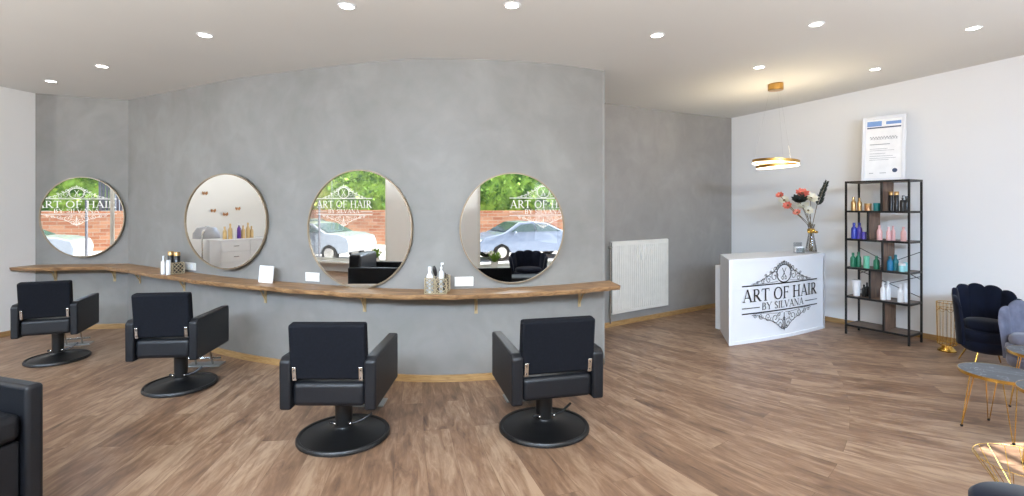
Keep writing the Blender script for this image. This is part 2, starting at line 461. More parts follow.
# ------------------------------------------------------------------ lettering and emblem
def stroke(mb, pts, thick, thin=None, place=None, seglim=None):
    thin = thick if thin is None else thin
    if len(pts) == 2 and abs(pts[1][0]-pts[0][0]) > .1:       # long rules follow the swell of a surface
        a, c = pts; pts = [(a[0]+(c[0]-a[0])*k/24, a[1]+(c[1]-a[1])*k/24) for k in range(25)]
    n = len(pts); vs = []; W = []
    for i, p in enumerate(pts):
        a = pts[max(i-1,0)]; c = pts[min(i+1,n-1)]
        tx, ty = c[0]-a[0], c[1]-a[1]; l = math.hypot(tx, ty) or 1; tx /= l; ty /= l
        w = thin+(thick-thin)*abs(ty)
        vs += [place(p[0]-ty*w/2, p[1]+tx*w/2), place(p[0]+ty*w/2, p[1]-tx*w/2)]
    mb.add(vs, [(2*i, 2*i+1, 2*i+3, 2*i+2) for i in range(n-1)])
def arc(cx, cy, rx, ry, a0, a1, n=12):
    return [(cx+rx*math.cos(R(a0+(a1-a0)*k/n)), cy+ry*math.sin(R(a0+(a1-a0)*k/n))) for k in range(n+1)]
TK, TN = .15, .06
def serif(x, y, w=.3): return ('L', [(x-w/2, y), (x+w/2, y)], .05)
GL = {
 'A': (.95, [('t',[(.12,0),(.45,1)]),('T',[(.45,1.02),(.82,0)]),('L',[(.24,.34),(.68,.34)],.06), serif(.12,.02,.26), serif(.82,.02,.3)]),
 'R': (.88, [('T',[(.2,0),(.2,1)]),('V',[(.1,.97)]+[(.36,.97)]+arc(.4,.735,.22,.235,90,-90)+[(.2,.5)]),('T',[(.38,.5),(.78,0)]), serif(.2,.02,.34), serif(.8,.02,.22)]),
 'T': (.85, [('T',[(.42,0),(.42,.97)]),('L',[(.04,.96),(.8,.96)],.07),('L',[(.06,.98),(.04,.78)],.05),('L',[(.78,.98),(.8,.78)],.05), serif(.42,.02,.34)]),
 'O': (1.02, [('V', arc(.5,.5,.4,.48,0,360,28))]),
 'F': (.74, [('T',[(.2,0),(.2,1)]),('L',[(.1,.97),(.68,.97)],.07),('L',[(.2,.52),(.56,.52)],.06),('L',[(.67,.99),(.68,.8)],.05),('L',[(.56,.62),(.56,.42)],.05), serif(.2,.02,.34)]),
 'H': (1.02, [('T',[(.2,0),(.2,1)]),('T',[(.8,0),(.8,1)]),('L',[(.2,.52),(.8,.52)],.06)]+[serif(a,c,.34) for a in (.2,.8) for c in (.02,.98)]),
 'I': (.42, [('T',[(.2,0),(.2,1)]), serif(.2,.02,.34), serif(.2,.98,.34)]),
 'B': (.84, [('T',[(.2,0),(.2,1)]),('V',[(.1,.97),(.36,.97)]+arc(.4,.75,.2,.22,90,-90)+[(.2,.53)]),('V',[(.36,.53)]+arc(.42,.275,.24,.255,90,-90)+[(.1,.02)])]),
 'Y': (.86, [('T',[(.08,1),(.42,.45)]),('t',[(.76,1),(.42,.45)]),('T',[(.42,0),(.42,.5)]), serif(.42,.02,.32), serif(.08,.98,.26), serif(.76,.98,.22)]),
 'S': (.66, [('V', arc(.32,.74,.2,.23,20,200)+[(.2,.62),(.44,.42)]+arc(.32,.25,.22,.23,30,-160))]),
 'L': (.72, [('T',[(.2,0),(.2,1)]),('L',[(.1,.03),(.64,.03)],.06),('L',[(.64,.22),(.63,.02)],.05), serif(.2,.98,.34)]),
 'V': (.9, [('T',[(.1,1),(.45,0)]),('t',[(.45,0),(.78,1)]), serif(.1,.98,.3), serif(.78,.98,.24)]),
 'N': (1.02, [('t',[(.16,0),(.16,1)]),('T',[(.14,1),(.82,0)]),('t',[(.82,0),(.82,1)]), serif(.16,.02,.24), serif(.82,.98,.24), serif(.12,.98,.2)]),
 ' ': (.42, []),
}
def text(mb, s, width, base, cap, place):
    tot = sum(GL[c][0] for c in s); sx = width/tot; x = -width/2
    for c in s:
        for st in GL[c][1]:
            k = st[0]
            pts = [(x+p[0]*sx, base+p[1]*cap) for p in st[1]]
            if k == 'T': stroke(mb, pts, TK*cap, TK*cap, place)
            elif k == 't': stroke(mb, pts, TN*cap, TN*cap, place)
            elif k == 'V': stroke(mb, pts, TK*cap, TN*cap, place)
            else: stroke(mb, pts, st[2]*cap, st[2]*cap, place)
        x += GL[c][0]*sx
def curl(mb, cx, cy, r, a0, turns, w, place, sgn=1, mirror=False):
    pts = []
    n = int(18*turns)+4
    for k in range(n+1):
        t = k/n; a = R(a0)+sgn*turns*2*math.pi*t; rr = r*(1-.8*t)
        pts.append((cx+rr*math.cos(a), cy+rr*math.sin(a)))
    for m_ in ((1,-1) if mirror else (1,)):
        stroke(mb, [(m_*p[0], p[1]) for p in pts], w, w*.6, place)
        ex, ey = pts[-1]
        stroke(mb, [(m_*(ex-w*.6), ey), (m_*(ex+w*.6), ey)], w*1.2, w*1.2, place)
def emblem(place):
    mb = MB(); w = .0075
    for y in (.163, -.137): stroke(mb, [(-.66,y),(.66,y)], .013, .013, place)
    text(mb, 'ART OF HAIR', 1.30, -.012, .135, place)
    text(mb, 'BY SILVANA', .74, -.112, .078, place)
    for s in (-1, 1): stroke(mb, [(s*.40,-.078),(s*.66,-.078)], .009, .009, place)
    # medallion with scissors
    stroke(mb, arc(0,.272,.125,.10,0,360,36), .012, .012, place)
    for s in (-1, 1):
        stroke(mb, [(s*-.034,.335),(s*.026,.235)], .008, .008, place)
        stroke(mb, arc(s*.028,.222,.016,.018,0,360,14), .006, .006, place)
    for k in range(9):                          # crown of beads round the medallion
        a = R(30+15*k); r = .122
        stroke(mb, arc(1.22*r*math.cos(a), .272+r*math.sin(a), .010, .012, 0, 360, 8), .008, .008, place)
    stroke(mb, [(-.018,.395),(0,.43),(.018,.395)], .010, .010, place)
    for cx, cy, r, a0, tn, sg in ((.165,.245,.062,180,1.3,-1),(.26,.215,.045,150,1.3,-1),(.345,.200,.034,160,1.2,-1),(.43,.190,.022,170,1.1,-1),(.15,.33,.036,230,1.1,1),(.30,.262,.020,0,1,1),(.22,.295,.020,0,1,1)):
        curl(mb, cx, cy, r, a0, tn, w, place, sg, True)
    for s in (-1,1): stroke(mb, [(s*.10,.19),(s*.2,.182),(s*.32,.178),(s*.5,.176)], w, w*.5, place)
    for cx, cy, r, a0, tn, sg in ((.065,-.295,.056,60,1.3,1),(.15,-.222,.062,180,1.3,1),(.27,-.196,.050,190,1.3,1),(.38,-.180,.036,190,1.2,1),(.47,-.170,.024,190,1,1),(.09,-.178,.030,0,1,-1),(.03,-.33,.026,90,1,-1)):
        curl(mb, cx, cy, r, a0, tn, w, place, sg, True)
    for s in (-1,1):
        stroke(mb, [(s*.02,-.16),(s*.10,-.168),(s*.2,-.162),(s*.3,-.150),(s*.5,-.146)], w, w*.5, place)
        stroke(mb, [(s*.52,-.158),(s*.43,-.165),(s*.34,-.205),(s*.24,-.235),(s*.14,-.275),(s*.05,-.345),(0,-.36)], w, w*.6, place)
        stroke(mb, [(s*.52,.180),(s*.43,.195),(s*.34,.225),(s*.26,.262),(s*.17,.305),(s*.12,.345)], w, w*.6, place)
    stroke(mb, [(0,-.17),(0,-.36)], .010, .010, place)
    stroke(mb, [(-.02,-.33),(0,-.375),(.02,-.33)], .010, .010, place)
    stroke(mb, arc(0,-.24,.014,.02,0,360,10), .008, .008, place)
    return mb

# decals on the street windows (readable from the street, so the mirrors show them the right way round)
for k, (cx, sc, pos) in enumerate(((-8.12,1.2,'window pane nearest the white side wall'), (-6.28,1.2,'window pane beside the car and brick wall'), (3.22,1.2,'window pane above the navy armchair'))):
    e = emblem(lambda x, y, cx=cx, sc=sc: (cx+x*sc, YF-.072, 1.45+y*sc))
    o = build('window_lettering', e, M['whitevinyl'], smooth=False)
    tag(o, 'white scrollwork salon lettering on the street ' + pos, 'sign', 'white lettering on the street windows')

# ------------------------------------------------------------------ round mirrors
def wall_point(u):
    best = None
    for pl in ([A1, A2], CW):
        for a, c in zip(pl[:-1], pl[1:]):
            # intersect ray x = u/F*y
            k = u/F; d = c-a; den = d.x-k*d.y
            if abs(den) < 1e-6: continue
            t = (k*a.y-a.x)/den
            if -.001 <= t <= 1.001:
                p = a+d*t; nn = Vector((d.y, -d.x)).normalized()
                if best is None or p.y < best[0].y: best = (p, nn)
    return best
def width_for(c, a, hw_target):
    def ext(rw, rh):
        xs = []
        for i in range(72):
            t = 2*math.pi*i/72; lx = rw*math.cos(t)
            xs.append(512+F*(c.x+math.cos(a)*lx)/(c.y+math.sin(a)*lx))
        return min(xs), max(xs)
    lo, hi = .2, 1.2
    for _ in range(40):
        m_ = (lo+hi)/2; e = ext(m_, 0)
        if e[1]-e[0] < hw_target: lo = m_
        else: hi = m_
    return lo
mirrors = [(82.5,217,85,80,9.6,'rightmost lettering seen above silver car; beside the white left wall'),
           (225,221.5,82,95,-16,''), (359,229,104,118,-11,''), (513,228,104,110,12,'')]
mlabels = ['leftmost round mirror, nearest the white side wall, thin bronze rim',
           'round mirror reflecting the white cabinet and bottles, thin bronze rim',
           'largest round mirror, above the wall socket left of the two lattice holders',
           'round mirror reflecting the parked silver car and navy armchair']
for (px, py, w_, h_, a, _), lb in zip(mirrors, mlabels):
    p, nn = wall_point(px-512); a = R(a)
    n = Vector((math.sin(a), -math.cos(a)))
    off = .03
    # keep the whole glass in front of the wall
    for _ in range(60):
        yy = p.y-off; c = Vector(((px-512)/F*yy, yy))
        rw = width_for(c, a, w_)
        ok = True
        for s in (-1,-.75,-.5,-.25,0,.25,.5,.75,1):
            q = Vector((c.x+math.cos(a)*rw*s, c.y+math.sin(a)*rw*s)); u = q.x/q.y*F
            hit = wall_point(u)
            if hit and q.y > hit[0].y-.022: ok = False
        if ok: break
        off += .01
    rh = h_/2*c.y/F; z = ZC-(py-HOR)*c.y/F
    print('mirror', px, 'off', round(off,3), 'rw', round(rw,3), 'rh', round(rh,3), 'z', round(z,2))
    t = thing('round_mirror', lb, 'mirror', (c.x, c.y, z), a, 'round mirrors along the grey wall')
    g = MB(); N_ = 96
    g.add([(rw*.985*math.cos(2*math.pi*i/N_), 0, rh*.985*math.sin(2*math.pi*i/N_)) for i in range(N_)], [list(range(N_))])
    build('mirror_glass', g, M['mirror'], t, smooth=False)
    r_ = MB(); prof = [(-.006,-.010),(.004,-.010),(.004,.016),(-.006,.016)]
    vs = []; fs = []
    for i in range(N_):
        w2 = 2*math.pi*i/N_
        for dr, dy in prof: vs.append(((rw+dr)*math.cos(w2), dy, (rh+dr)*math.sin(w2)))
    for i in range(N_):
        j = (i+1) % N_
        for q in range(4): fs.append((i*4+q, j*4+q, j*4+(q+1) % 4, i*4+(q+1) % 4))
    r_.add(vs, fs); build('mirror_frame', r_, M['bronze'], t)
    bk = MB(); bk.add([(rw*.97*math.cos(2*math.pi*i/N_), yy, rh*.97*math.sin(2*math.pi*i/N_)) for yy in (.004,.014) for i in range(N_)],
                     [list(range(N_)), list(range(N_, 2*N_))]+[(i,(i+1) % N_,N_+(i+1) % N_,N_+i) for i in range(N_)])
    build('backing_board', bk, M['blackmetal'], t)

# ------------------------------------------------------------------ long oak ledge on the wall
SZ = .787
rear = [A1+Vector((.005,0))] + [A1.lerp(A2, k/8) for k in range(1,8)] + CW + [CW[-1]+Vector((.07,.035))]
front = []
n = len(rear)
for i, p in enumerate(rear):
    d = (rear[min(i+1,n-1)]-rear[max(i-1,0)]).normalized()
    wv = .265 + .010*math.sin(i*.9) + .006*math.sin(i*2.3+1) + .004*random.random()
    if abs((p-A2).length) < .05: wv *= 1.05
    front.append(p+Vector((d.y,-d.x))*wv)
front[-1] = Vector((.93, 4.44)); front[-2] = front[-2].lerp(front[-1], .15)
front[0] = Vector((-5.765, 5.735)); front[1] = front[1]*.8+front[0]*.2
poly = [(p.x+0, p.y-.004) for p in rear]+[(p.x,p.y) for p in front[::-1]]
mb = MB()
vs = []; fs = []
for i in range(n):
    r0 = rear[i]+Vector((0,-.004)); f0 = front[i]; fb = f0.lerp(r0, .05+.02*math.sin(i*1.7))
    vs += [(r0.x,r0.y,SZ),(f0.x,f0.y,SZ-.004),(f0.x,f0.y,SZ-.018),(fb.x,fb.y,SZ-.043),(r0.x,r0.y,SZ-.043)]
for i in range(n-1):
    for q in range(5): fs.append((i*5+q, i*5+(q+1) % 5, i*5+5+(q+1) % 5, i*5+5+q))
fs += [(0,1,2,3,4), tuple(5*n-5+q for q in (4,3,2,1,0))]
mb.add(vs, fs)
sh = build('wall_ledge', mb, M['oak'])
tag(sh, 'long live-edge oak board mounted under the four round mirrors', 'shelf')
for k, (px, lb) in enumerate(((56,'leftmost steel bracket under the ledge'),(115,'second bracket from the left, under the ledge by the wall corner'),(140.5,'third bracket from the left, just right of the wall corner'),
        (185,'bracket under the ledge right of the glass bottle holder'),(266,'bracket under the ledge below the white card'),(365,'bracket under the ledge below the largest mirror'),
        (476,'bracket under the ledge below the rightmost socket'),(579,'rightmost bracket, near the free end of the ledge'))):
    p, nn = wall_point(px-512)
    d = Vector((-nn.y, nn.x))
    t = thing('shelf_bracket', lb, 'bracket', (p.x, p.y, SZ-.044), math.atan2(-nn.x, nn.y)+math.pi if False else math.atan2(nn.x, -nn.y), 'brackets carrying the oak ledge')
    m_ = MB(); m_.box(-.013,.013,-.20,-.003,-.006,0); build('arm', m_, M['bracket'], t)
    m_ = MB(); m_.box(-.014,.014,-.010,-.003,-.17,-.006); m_.tube([(0,-.16,-.006),(0,-.06,-.045),(0,-.008,-.14)], .008, 6); build('wall_plate', m_, M['bracket'], t)

# sockets
for px, lb in ((191,'double wall socket between the bottle holder and second mirror'),(313,'double wall socket beneath the largest mirror, right of the white card'),(464,'double wall socket just right of the lattice holders')):
    p, nn = wall_point(px-512)
    t = thing('wall_socket', lb, 'socket', (p.x, p.y, SZ+.062), math.atan2(nn.x, -nn.y), 'double sockets above the oak ledge')
    m_ = MB(); hw_ = .105 if px < 200 else .08; m_.box(-hw_,hw_,-.012,0,-.040,.040); build('cover_plate', m_, M['plastic'], t, bevel=.004)
    for s in (-1,1):
        m_ = MB(); m_.lathe([(.026,0),(.026,.004),(.021,.004),(.021,.001),(.0,.001)], 20, Matrix.Translation((s*.036,-.012,0)) @ Matrix.Rotation(R(90),4,'X')); build('outlet', m_, M['lacquer'], t)

# ------------------------------------------------------------------ salon chairs
def make_chair(label, loc, rz, sc):
    t = thing('salon_chair', label, 'chair', loc, rz, 'black salon chairs facing the mirrors'); t.scale = sc
    m_ = MB(); m_.lathe([(0,0),(.292,0),(.304,.008),(.304,.020),(.296,.030),(.284,.030),(.276,.022),(.20,.032),(.10,.050),(.062,.068),(.058,.075),(0,.075)], 64)
    build('base', m_, M['blackmetal'], t, angle=50)
    m_ = MB(); m_.lathe([(0,.07),(.052,.07),(.050,.09),(.056,.12),(.058,.30),(0,.30)], 32); build('column', m_, M['blackmetal'], t)
    m_ = MB(); m_.tube([(-.075,-.03,.10),(.075,-.03,.10)], .007, 8); m_.tube([(.075,-.03,.10),(.13,-.02,.115),(.19,.0,.15)], .008, 8); m_.ball((-.078,-.03,.10), .011)
    pd = build('foot_pedal', m_, M['blackmetal'], t)
    m_ = MB(); m_.ball((.056,-.045,.10), .010); build('bolt', m_, M['chrome'], pd)
    m_ = MB(); m_.ball((-.045,-.05,.10), .010); build('bolt', m_, M['chrome'], pd)
    m_ = MB(); m_.box(-.225,.225,-.295,.27,.30,.445); build('seat', m_, M['leather'], t, bevel=.03, seg=4)
    m_ = MB(); m_.box(-.14,.14,-.14,.14,.285,.305); build('seat_plate', m_, M['blackmetal'], t)
    m_ = MB(); Mt = Matrix.Translation((0,-.255,.465)) @ Matrix.Rotation(R(7),4,'X')
    m_.box(-.236,.236,-.04,.035,.0,.338, Mt); build('backrest', m_, M['fabric'], t, bevel=.016, seg=3)
    for s in (-1,1):
        m_ = MB(); x = s*.262
        m_.prism([(-.31,.285),(.30,.285),(.30,.60),(-.28,.60),(-.315,.575)], -.036, .036, Matrix.Translation((x,0,0)) @ Matrix(((0,0,1,0),(1,0,0,0),(0,1,0,0),(0,0,0,1))))
        build('armrest', m_, M['leather'], t, bevel=.014, seg=3)
        m_ = MB(); m_.box(s*.205-.013, s*.205+.013, -.052, -.040, .0, .085, Mt @ Matrix.Translation((0,0,.0)))
        hg = build('hinge', m_, M['chrome'], t, bevel=.004)
        for zz in (.02,.065):
            m_ = MB(); m_.ball((s*.205,-.053,zz), .004, 8, 6, Mt); build('rivet', m_, M['blackmetal'], hg)
    m_ = MB()
    for s in (-1,1): m_.tube([(s*.08,.22,.30),(s*.08,.36,.22),(s*.08,.43,.06)], .010, 8)
    m_.tube([(-.16,.44,.11),(.16,.44,.11)], .010, 8)
    fr = build('footrest', m_, M['chrome'], t)
    m_ = MB(); m_.box(-.17,.17,.37,.52,.045,.058); build('foot_plate', m_, M['steelplate'], fr, bevel=.004)
    return t
c1 = make_chair('leftmost black salon chair, facing the mirror by the white wall', at(58,359.5), R(22), (.82,.86,.99))
def cdup(px, py, rz, lb, sc): return dup(c1, at(px,py), R(rz), lb, scale=sc)
cdup(181,386,6,'second black salon chair from the left, facing the bottle-reflecting mirror',(.88,.90,1.02))
cdup(344,436,0,'third black salon chair from the left, in front of the largest mirror',(.96,.95,1.0))
cdup(544,428,14,'rightmost black salon chair, near the free end of the oak ledge',(1.0,.97,1.0))

# ------------------------------------------------------------------ radiator
d = (B2-B1).normalized(); nb = Vector((d.y,-d.x)); rz = math.atan2(d.y, d.x)
rl = Vector((1.27,6.10)); rr = Vector((2.12,6.70))
rl = at(612.5, 314.7, .16).xy; rr = at(668.5, 305.2, .16).xy
wdt = (rr-rl).length; rz2 = rz; cen = (rl+rr)/2
# stand it off the wall
dist = (cen-B1).dot(nb)
t = thing('radiator', 'white ribbed panel radiator on the dark grey wall recess', 'radiator', (cen.x, cen.y, 0), rz2)
hw = wdt/2; dep = dist-.02
m_ = MB()
m_.box(-hw, hw, 0, .012, .16, 1.045)
nr = 26
for k in range(nr):
    x = -hw+.03+(2*hw-.06)*(k+.5)/nr; q = (2*hw-.06)/nr*.30
    m_.box(x-q, x+q, -.009, .0, .20, 1.0)
build('front_panel', m_, M['radiator'], t, bevel=.003, seg=2)
m_ = MB(); m_.box(-hw,hw,.012,dep,1.035,1.05); m_.box(-hw,hw,dep-.012,dep,.16,1.035); build('top_grille', m_, M['radiator'], t)
for s in (-1,1):
    m_ = MB(); m_.box(s*hw-(.006 if s>0 else 0), s*hw+(0 if s>0 else .006), .012, dep-.012, .17, 1.035); build('side_panel', m_, M['radside'], t)
m_ = MB(); m_.tube([(-hw,dep/2,.98),(-hw-.045,dep/2,.98)], .018, 12); m_.tube([(-hw-.02,dep/2,.98),(-hw-.02,dep/2,.05)], .008, 8); build('valve', m_, M['chrome'], t, bevel=0)
m_ = MB(); m_.box(-.03,.005,-.024,-.009,.80,.90); build('heat_meter', m_, M['plastic'], t, bevel=.004)

# ------------------------------------------------------------------ reception desk
fL = at(729,346).xy; fR = at(825,328).xy
DH = .915
ux = (fR-fL).normalized(); un = Vector((ux.y,-ux.x)); L_ = (fR-fL).length
bL = at(720.5,331).xy
bR = fR + (bL-fL)*.75
t = thing('reception_desk', 'white lacquered reception desk with black scrollwork lettering', 'desk', (fL.x, fL.y, 0), math.atan2(ux.y, ux.x))
inv = Matrix.Rotation(-math.atan2(ux.y,ux.x), 2)
def loc2(p): q = inv @ (p-fL); return (q.x, q.y)
LB, RB = loc2(bL), loc2(bR)
th = .04
bow = lambda x: -.05*math.sin(math.pi*x/L_)      # the front swells slightly
cf = [(L_*k/16, bow(L_*k/16)) for k in range(17)]
m_ = MB()
m_.prism([(th,-.0),*[(x,y+.012) for x,y in cf[1:-1]],(L_-th,0),(L_-th,.03),(th,.03)], .035, DH-th); build('front_panel', m_, M['lacquer'], t)
m_ = MB(); m_.prism([cf[0],(th,cf[1][1]-.0),(th+LB[0]*.98,LB[1]),LB], 0, DH-th); build('side_panel', m_, M['lacquer'], t)
m_ = MB(); m_.prism([(L_-th,cf[-2][1]),cf[-1],RB,(RB[0]-th,RB[1])], 0, DH-th); build('side_panel', m_, M['lacquer'], t)
m_ = MB(); m_.prism([*cf, RB, LB], DH-th, DH); build('desk_top', m_, M['lacquer'], t)
m_ = MB(); m_.prism([(th,-.005),*[(x,y-.003) for x,y in cf[1:-1]],(L_-th,-.005),(L_-th,.02),(th,.02)], 0, .035); build('plinth', m_, M['lacquer'], t)
# lower wing behind, on the left
SC_ = loc2(at(720,329.6).xy)
m_ = MB(); m_.box(SC_[0], SC_[0]+.4, max(SC_[1],LB[1]+.01), LB[1]+.12, 0, .77); build('side_counter', m_, M['lacquer'], t, bevel=.004)
def desk_place(x, y):
    X_ = L_/2+x*.985*L_/1.66; k = bow(X_)
    return (X_, k-.004+.012, .455+y)
e = emblem(desk_place)
for i, v in enumerate(e.v): e.v[i] = (v[0], v[1]-.006, v[2])
build('lettering', e, M['blackline'], t, smooth=False)

# small acrylic card holder and vase of flowers
p = at(798,249.5,DH) if False else None
dc = Vector(fL)+ux*(L_*.70)-un*.20
def desk_at(u_):                              # point on the desk top seen at column u_
    k = (u_-512)/F; o = Vector(fL)-un*.17
    s_ = (k*o.y-o.x)/(ux.x-k*ux.y); return o+ux*s_
q = desk_at(799)
t = thing('card_holder', 'small clear acrylic holder with white cards on the desk', 'card holder', (q.x,q.y,DH), math.atan2(ux.y,ux.x)-.25)
m_ = MB(); m_.box(-.06,.06,-.022,-.018,.004,.06); m_.box(-.06,.06,.018,.022,.004,.125); m_.box(-.06,.06,-.022,.022,0,.004); build('holder', m_, M['acrylic'], t, smooth=False)
m_ = MB(); m_.box(-.052,.052,-.014,.014,.005,.075); build('card_stack', m_, M['paper'], t, smooth=False)
q = desk_at(809.5); VB = Vector((q.x+.02, q.y-.0, DH))
t = thing('glass_vase', 'smoky glass vase with a gold knotted band on the desk', 'vase', VB)
m_ = MB(); m_.lathe([(0,0),(.062,0),(.066,.01),(.060,.06),(.040,.17),(.030,.23),(.034,.30),(.046,.345),(.043,.345),(.031,.30),(.027,.23),(.037,.17),(.056,.06),(.060,.012),(0,.010)], 32)
build('vase_body', m_, M['vaseglass'], t)
m_ = MB(); m_.lathe([(.033,.235),(.042,.245),(.043,.28),(.034,.292),(.033,.235)], 24)
m_.ball((0,-.045,.262),(.026,.020,.024)); m_.ball((-.04,-.035,.25),(.028,.014,.018)); m_.ball((.04,-.035,.25),(.028,.014,.018)); build('gold_band', m_, M['gold'], t)
def flower_stem(base, tip, bend=.05):
    b_ = Vector(base); e_ = Vector(tip); mid = (b_+e_)/2+Vector((bend*(e_.x-b_.x), 0, .04))
    return [b_, b_.lerp(mid,.5)+Vector((0,0,.01)), mid, mid.lerp(e_,.55), e_]
def blossom(m_, c, r, n=8, cup=.5, layers=2, tilt=(0,0)):
    c = Vector(c); T = Matrix.Translation(c) @ Matrix.Rotation(tilt[0],4,'X') @ Matrix.Rotation(tilt[1],4,'Y')
    for L in range(layers):
        rr = r*(1-.3*L); cp = cup+.35*L
        for k in range(n):
            a = 2*math.pi*(k+.5*L)/n
            P = []
            for (d_, w_) in ((.05,.12),(.35,.30),(.7,.34),(1.0,.04)):
                z = rr*cp*d_**1.6; x = rr*d_*math.cos(.5*cp)
                P += [(x, -w_*rr, z+.004), (x, 0, z-.02*rr), (x, w_*rr, z+.004)]
            fs = []
            for i in range(3):
                for j in range(2): fs.append((i*3+j, i*3+j+1, i*3+j+4, i*3+j+3))
            m_.add(P, fs, T @ Matrix.Rotation(a,4,'Z'))
VT = VB+Vector((0,0,.30))
def P3(px, py, dy=0): # place at the desk's depth
    y = VB.y+dy; return Vector(((px-512)/F*y, y, ZC-(py-HOR)*y/F))
def flower(name, kind, tip, mt, r, label, layers=2, cup=.5, bud=None, n=8):
    t = thing(name, label, 'flower', VB+Vector((0,0,.012)), 0, None)
    o_ = VB+Vector((0,0,.012))
    off = Vector((random.uniform(-.02,.02), random.uniform(-.02,.02), 0))
    nb_ = VT+Vector((random.uniform(-.016,.016), random.uniform(-.016,.016), .0))
    pts = [off, (nb_-o_)*.55+off*.3, nb_-o_, (nb_-o_).lerp(tip-o_, .45)+Vector((0,0,.01)), tip-o_]
    m_ = MB(); m_.tube(pts, .0035, 6); build('stem', m_, M['stem'], t)
    r *= 1.12; m_ = MB(); dr = tip-nb_; tl = (random.uniform(.5,1.1), math.atan2(dr.x, dr.z)*.7)
    blossom(m_, tip-o_, r, n, cup, layers, tl); build('petals', m_, mt, t, smooth=True)
    m_ = MB(); m_.ball(tip-o_+Vector((0,-.006,.008)), r*.22, 8, 6); build('flower_centre', m_, M[bud or 'stem'], t)
    return t
flower('coral_flower','c',P3(780,196,-.05),M['coral'],.045,'small coral blossom at the far left of the bouquet')
flower('coral_flower','c',P3(787.5,206,-.05),M['coral'],.05,'coral blossom low on the left side of the bouquet')
flower('coral_flower','c',P3(802,194,.0),M['coral'],.075,'large coral bloom at the top centre of the bouquet',3,.35)
flower('white_flower','w',P3(784,201,.03),M['cream'],.06,'cream blossom on the left side of the bouquet')
flower('white_flower','w',P3(803,207,-.06),M['cream'],.07,'cream blossom low in the centre of the bouquet',3)
flower('white_flower','w',P3(810.5,199,.0),M['cream'],.075,'cream blossom beside the dark leaf spray',3)
flower('white_flower','w',P3(808,211,-.02),M['cream'],.055,'cream blossom nearest the vase rim')
flower('pink_flower','p',P3(797,213,-.04),M['pinkp'],.045,'pale pink blossom low on the left of the bouquet')
flower('dark_rosette','d',P3(799.5,201,-.05),M['darkleaf'],.085,'dark leafy rosette below the large coral bloom',3,.5,'darkleaf',10)
t = thing('leaf_spray', 'tall dark green leaf spray rising right of the bouquet', 'leaf', VB+Vector((0,0,.012)))
o_ = VB+Vector((0,0,.012)); tipp = P3(826,183)-o_; low = P3(817,205)-o_
m_ = MB(); m_.tube([Vector((.01,0,0)), VT-o_+Vector((.008,0,0)), low, tipp], .004, 6); build('stem', m_, M['stem'], t)
m_ = MB()
for k in range(16):
    f_ = k/15; c = low.lerp(tipp, f_)
    for s in (-1,1):
        ang = R(38)*s + math.atan2((tipp-low).x,(tipp-low).z); ln = .085*(1-.45*f_)
        dv = Vector((math.sin(ang),random.uniform(-.3,.1),math.cos(ang))); sd = Vector((math.cos(ang),.3,-math.sin(ang)))*.014
        m_.add([c, c+dv*ln*.5+sd, c+dv*ln, c+dv*ln*.5-sd], [(0,1,2,3)])
build('leaves', m_, M['darkleaf'], t, smooth=False)

# ------------------------------------------------------------------ shelving unit
fl_ = at(846,333.5).xy; fr_ = at(909,346.3).xy
su = (fr_-fl_).normalized(); SWD = (fr_-fl_).length; sn = Vector((-su.y, su.x)); SD = .30
rzS = math.atan2(su.y, su.x)
U = thing('shelving_unit', 'tall black metal shelving unit with rustic wood shelves, full of hair products', 'shelf', (fl_.x, fl_.y, 0), rzS)
LV = [.115, .445, .78, 1.11, 1.435, 1.775]
pw = .009
for (x, y) in ((0,0),(SWD,0),(0,SD),(SWD,SD)):
    m_ = MB(); m_.box(x-pw, x+pw, y-pw, y+pw, 0, LV[-1]); build('post', m_, M['blackmetal'], U, smooth=False)
for i, z in enumerate(LV):
    m_ = MB(); e_ = pw
    m_.box(e_, SWD-e_, -pw, pw, z-.022, z); m_.box(e_, SWD-e_, SD-pw, SD+pw, z-.022, z); m_.box(-pw, pw, e_, SD-e_, z-.022, z); m_.box(SWD-pw, SWD+pw, e_, SD-e_, z-.022, z)
    build('rail', m_, M['blackmetal'], U, smooth=False)
    m_ = MB(); m_.box(pw, SWD-pw, pw, SD-pw, z-.018, z-.002); build('shelf_board', m_, M['dwoodh'], U, smooth=False)
for i, (fr0) in enumerate((.62,.40,.60,.37,.585)):
    z0, z1 = LV[i], LV[i+1]-.022; x = SWD*fr0
    m_ = MB(); m_.box(x-.008, x+.008, .012, SD-.03, z0, z1); dv = build('divider', m_, M['dwood'], U, smooth=False)
    m_ = MB(); m_.box(x-.009, x+.009, -.008, .012, z0, z1); build('edge_strip', m_, M['blackmetal'], dv, smooth=False)
for za, zb in ((LV[2]-.10, LV[3]-.12), (LV[3]-.12, LV[2]-.10)):
    m_ = MB(); m_.tube([(0,SD+.004,za),(SWD,SD+.004,zb)], .004, 6); build('cross_brace', m_, M['blackmetal'], U)
for za, zb in ((LV[1]+.04, LV[2]-.06), (LV[2]-.06, LV[1]+.04)):
    m_ = MB(); m_.tube([(0,SD+.004,za),(SWD,SD+.004,zb)], .004, 6); build('cross_brace', m_, M['blackmetal'], U)
def sp(px, lvl, dp=.10):
    """spot on a shelf board seen at image column px"""
    k = (px-512)/F; o = Vector(fl_)+sn*dp
    s_ = (k*o.y-o.x)/(su.x-k*su.y); s_ = max(.03, min(SWD-.03, s_)); q = o+su*s_
    return (q.x, q.y, LV[lvl]-.002)
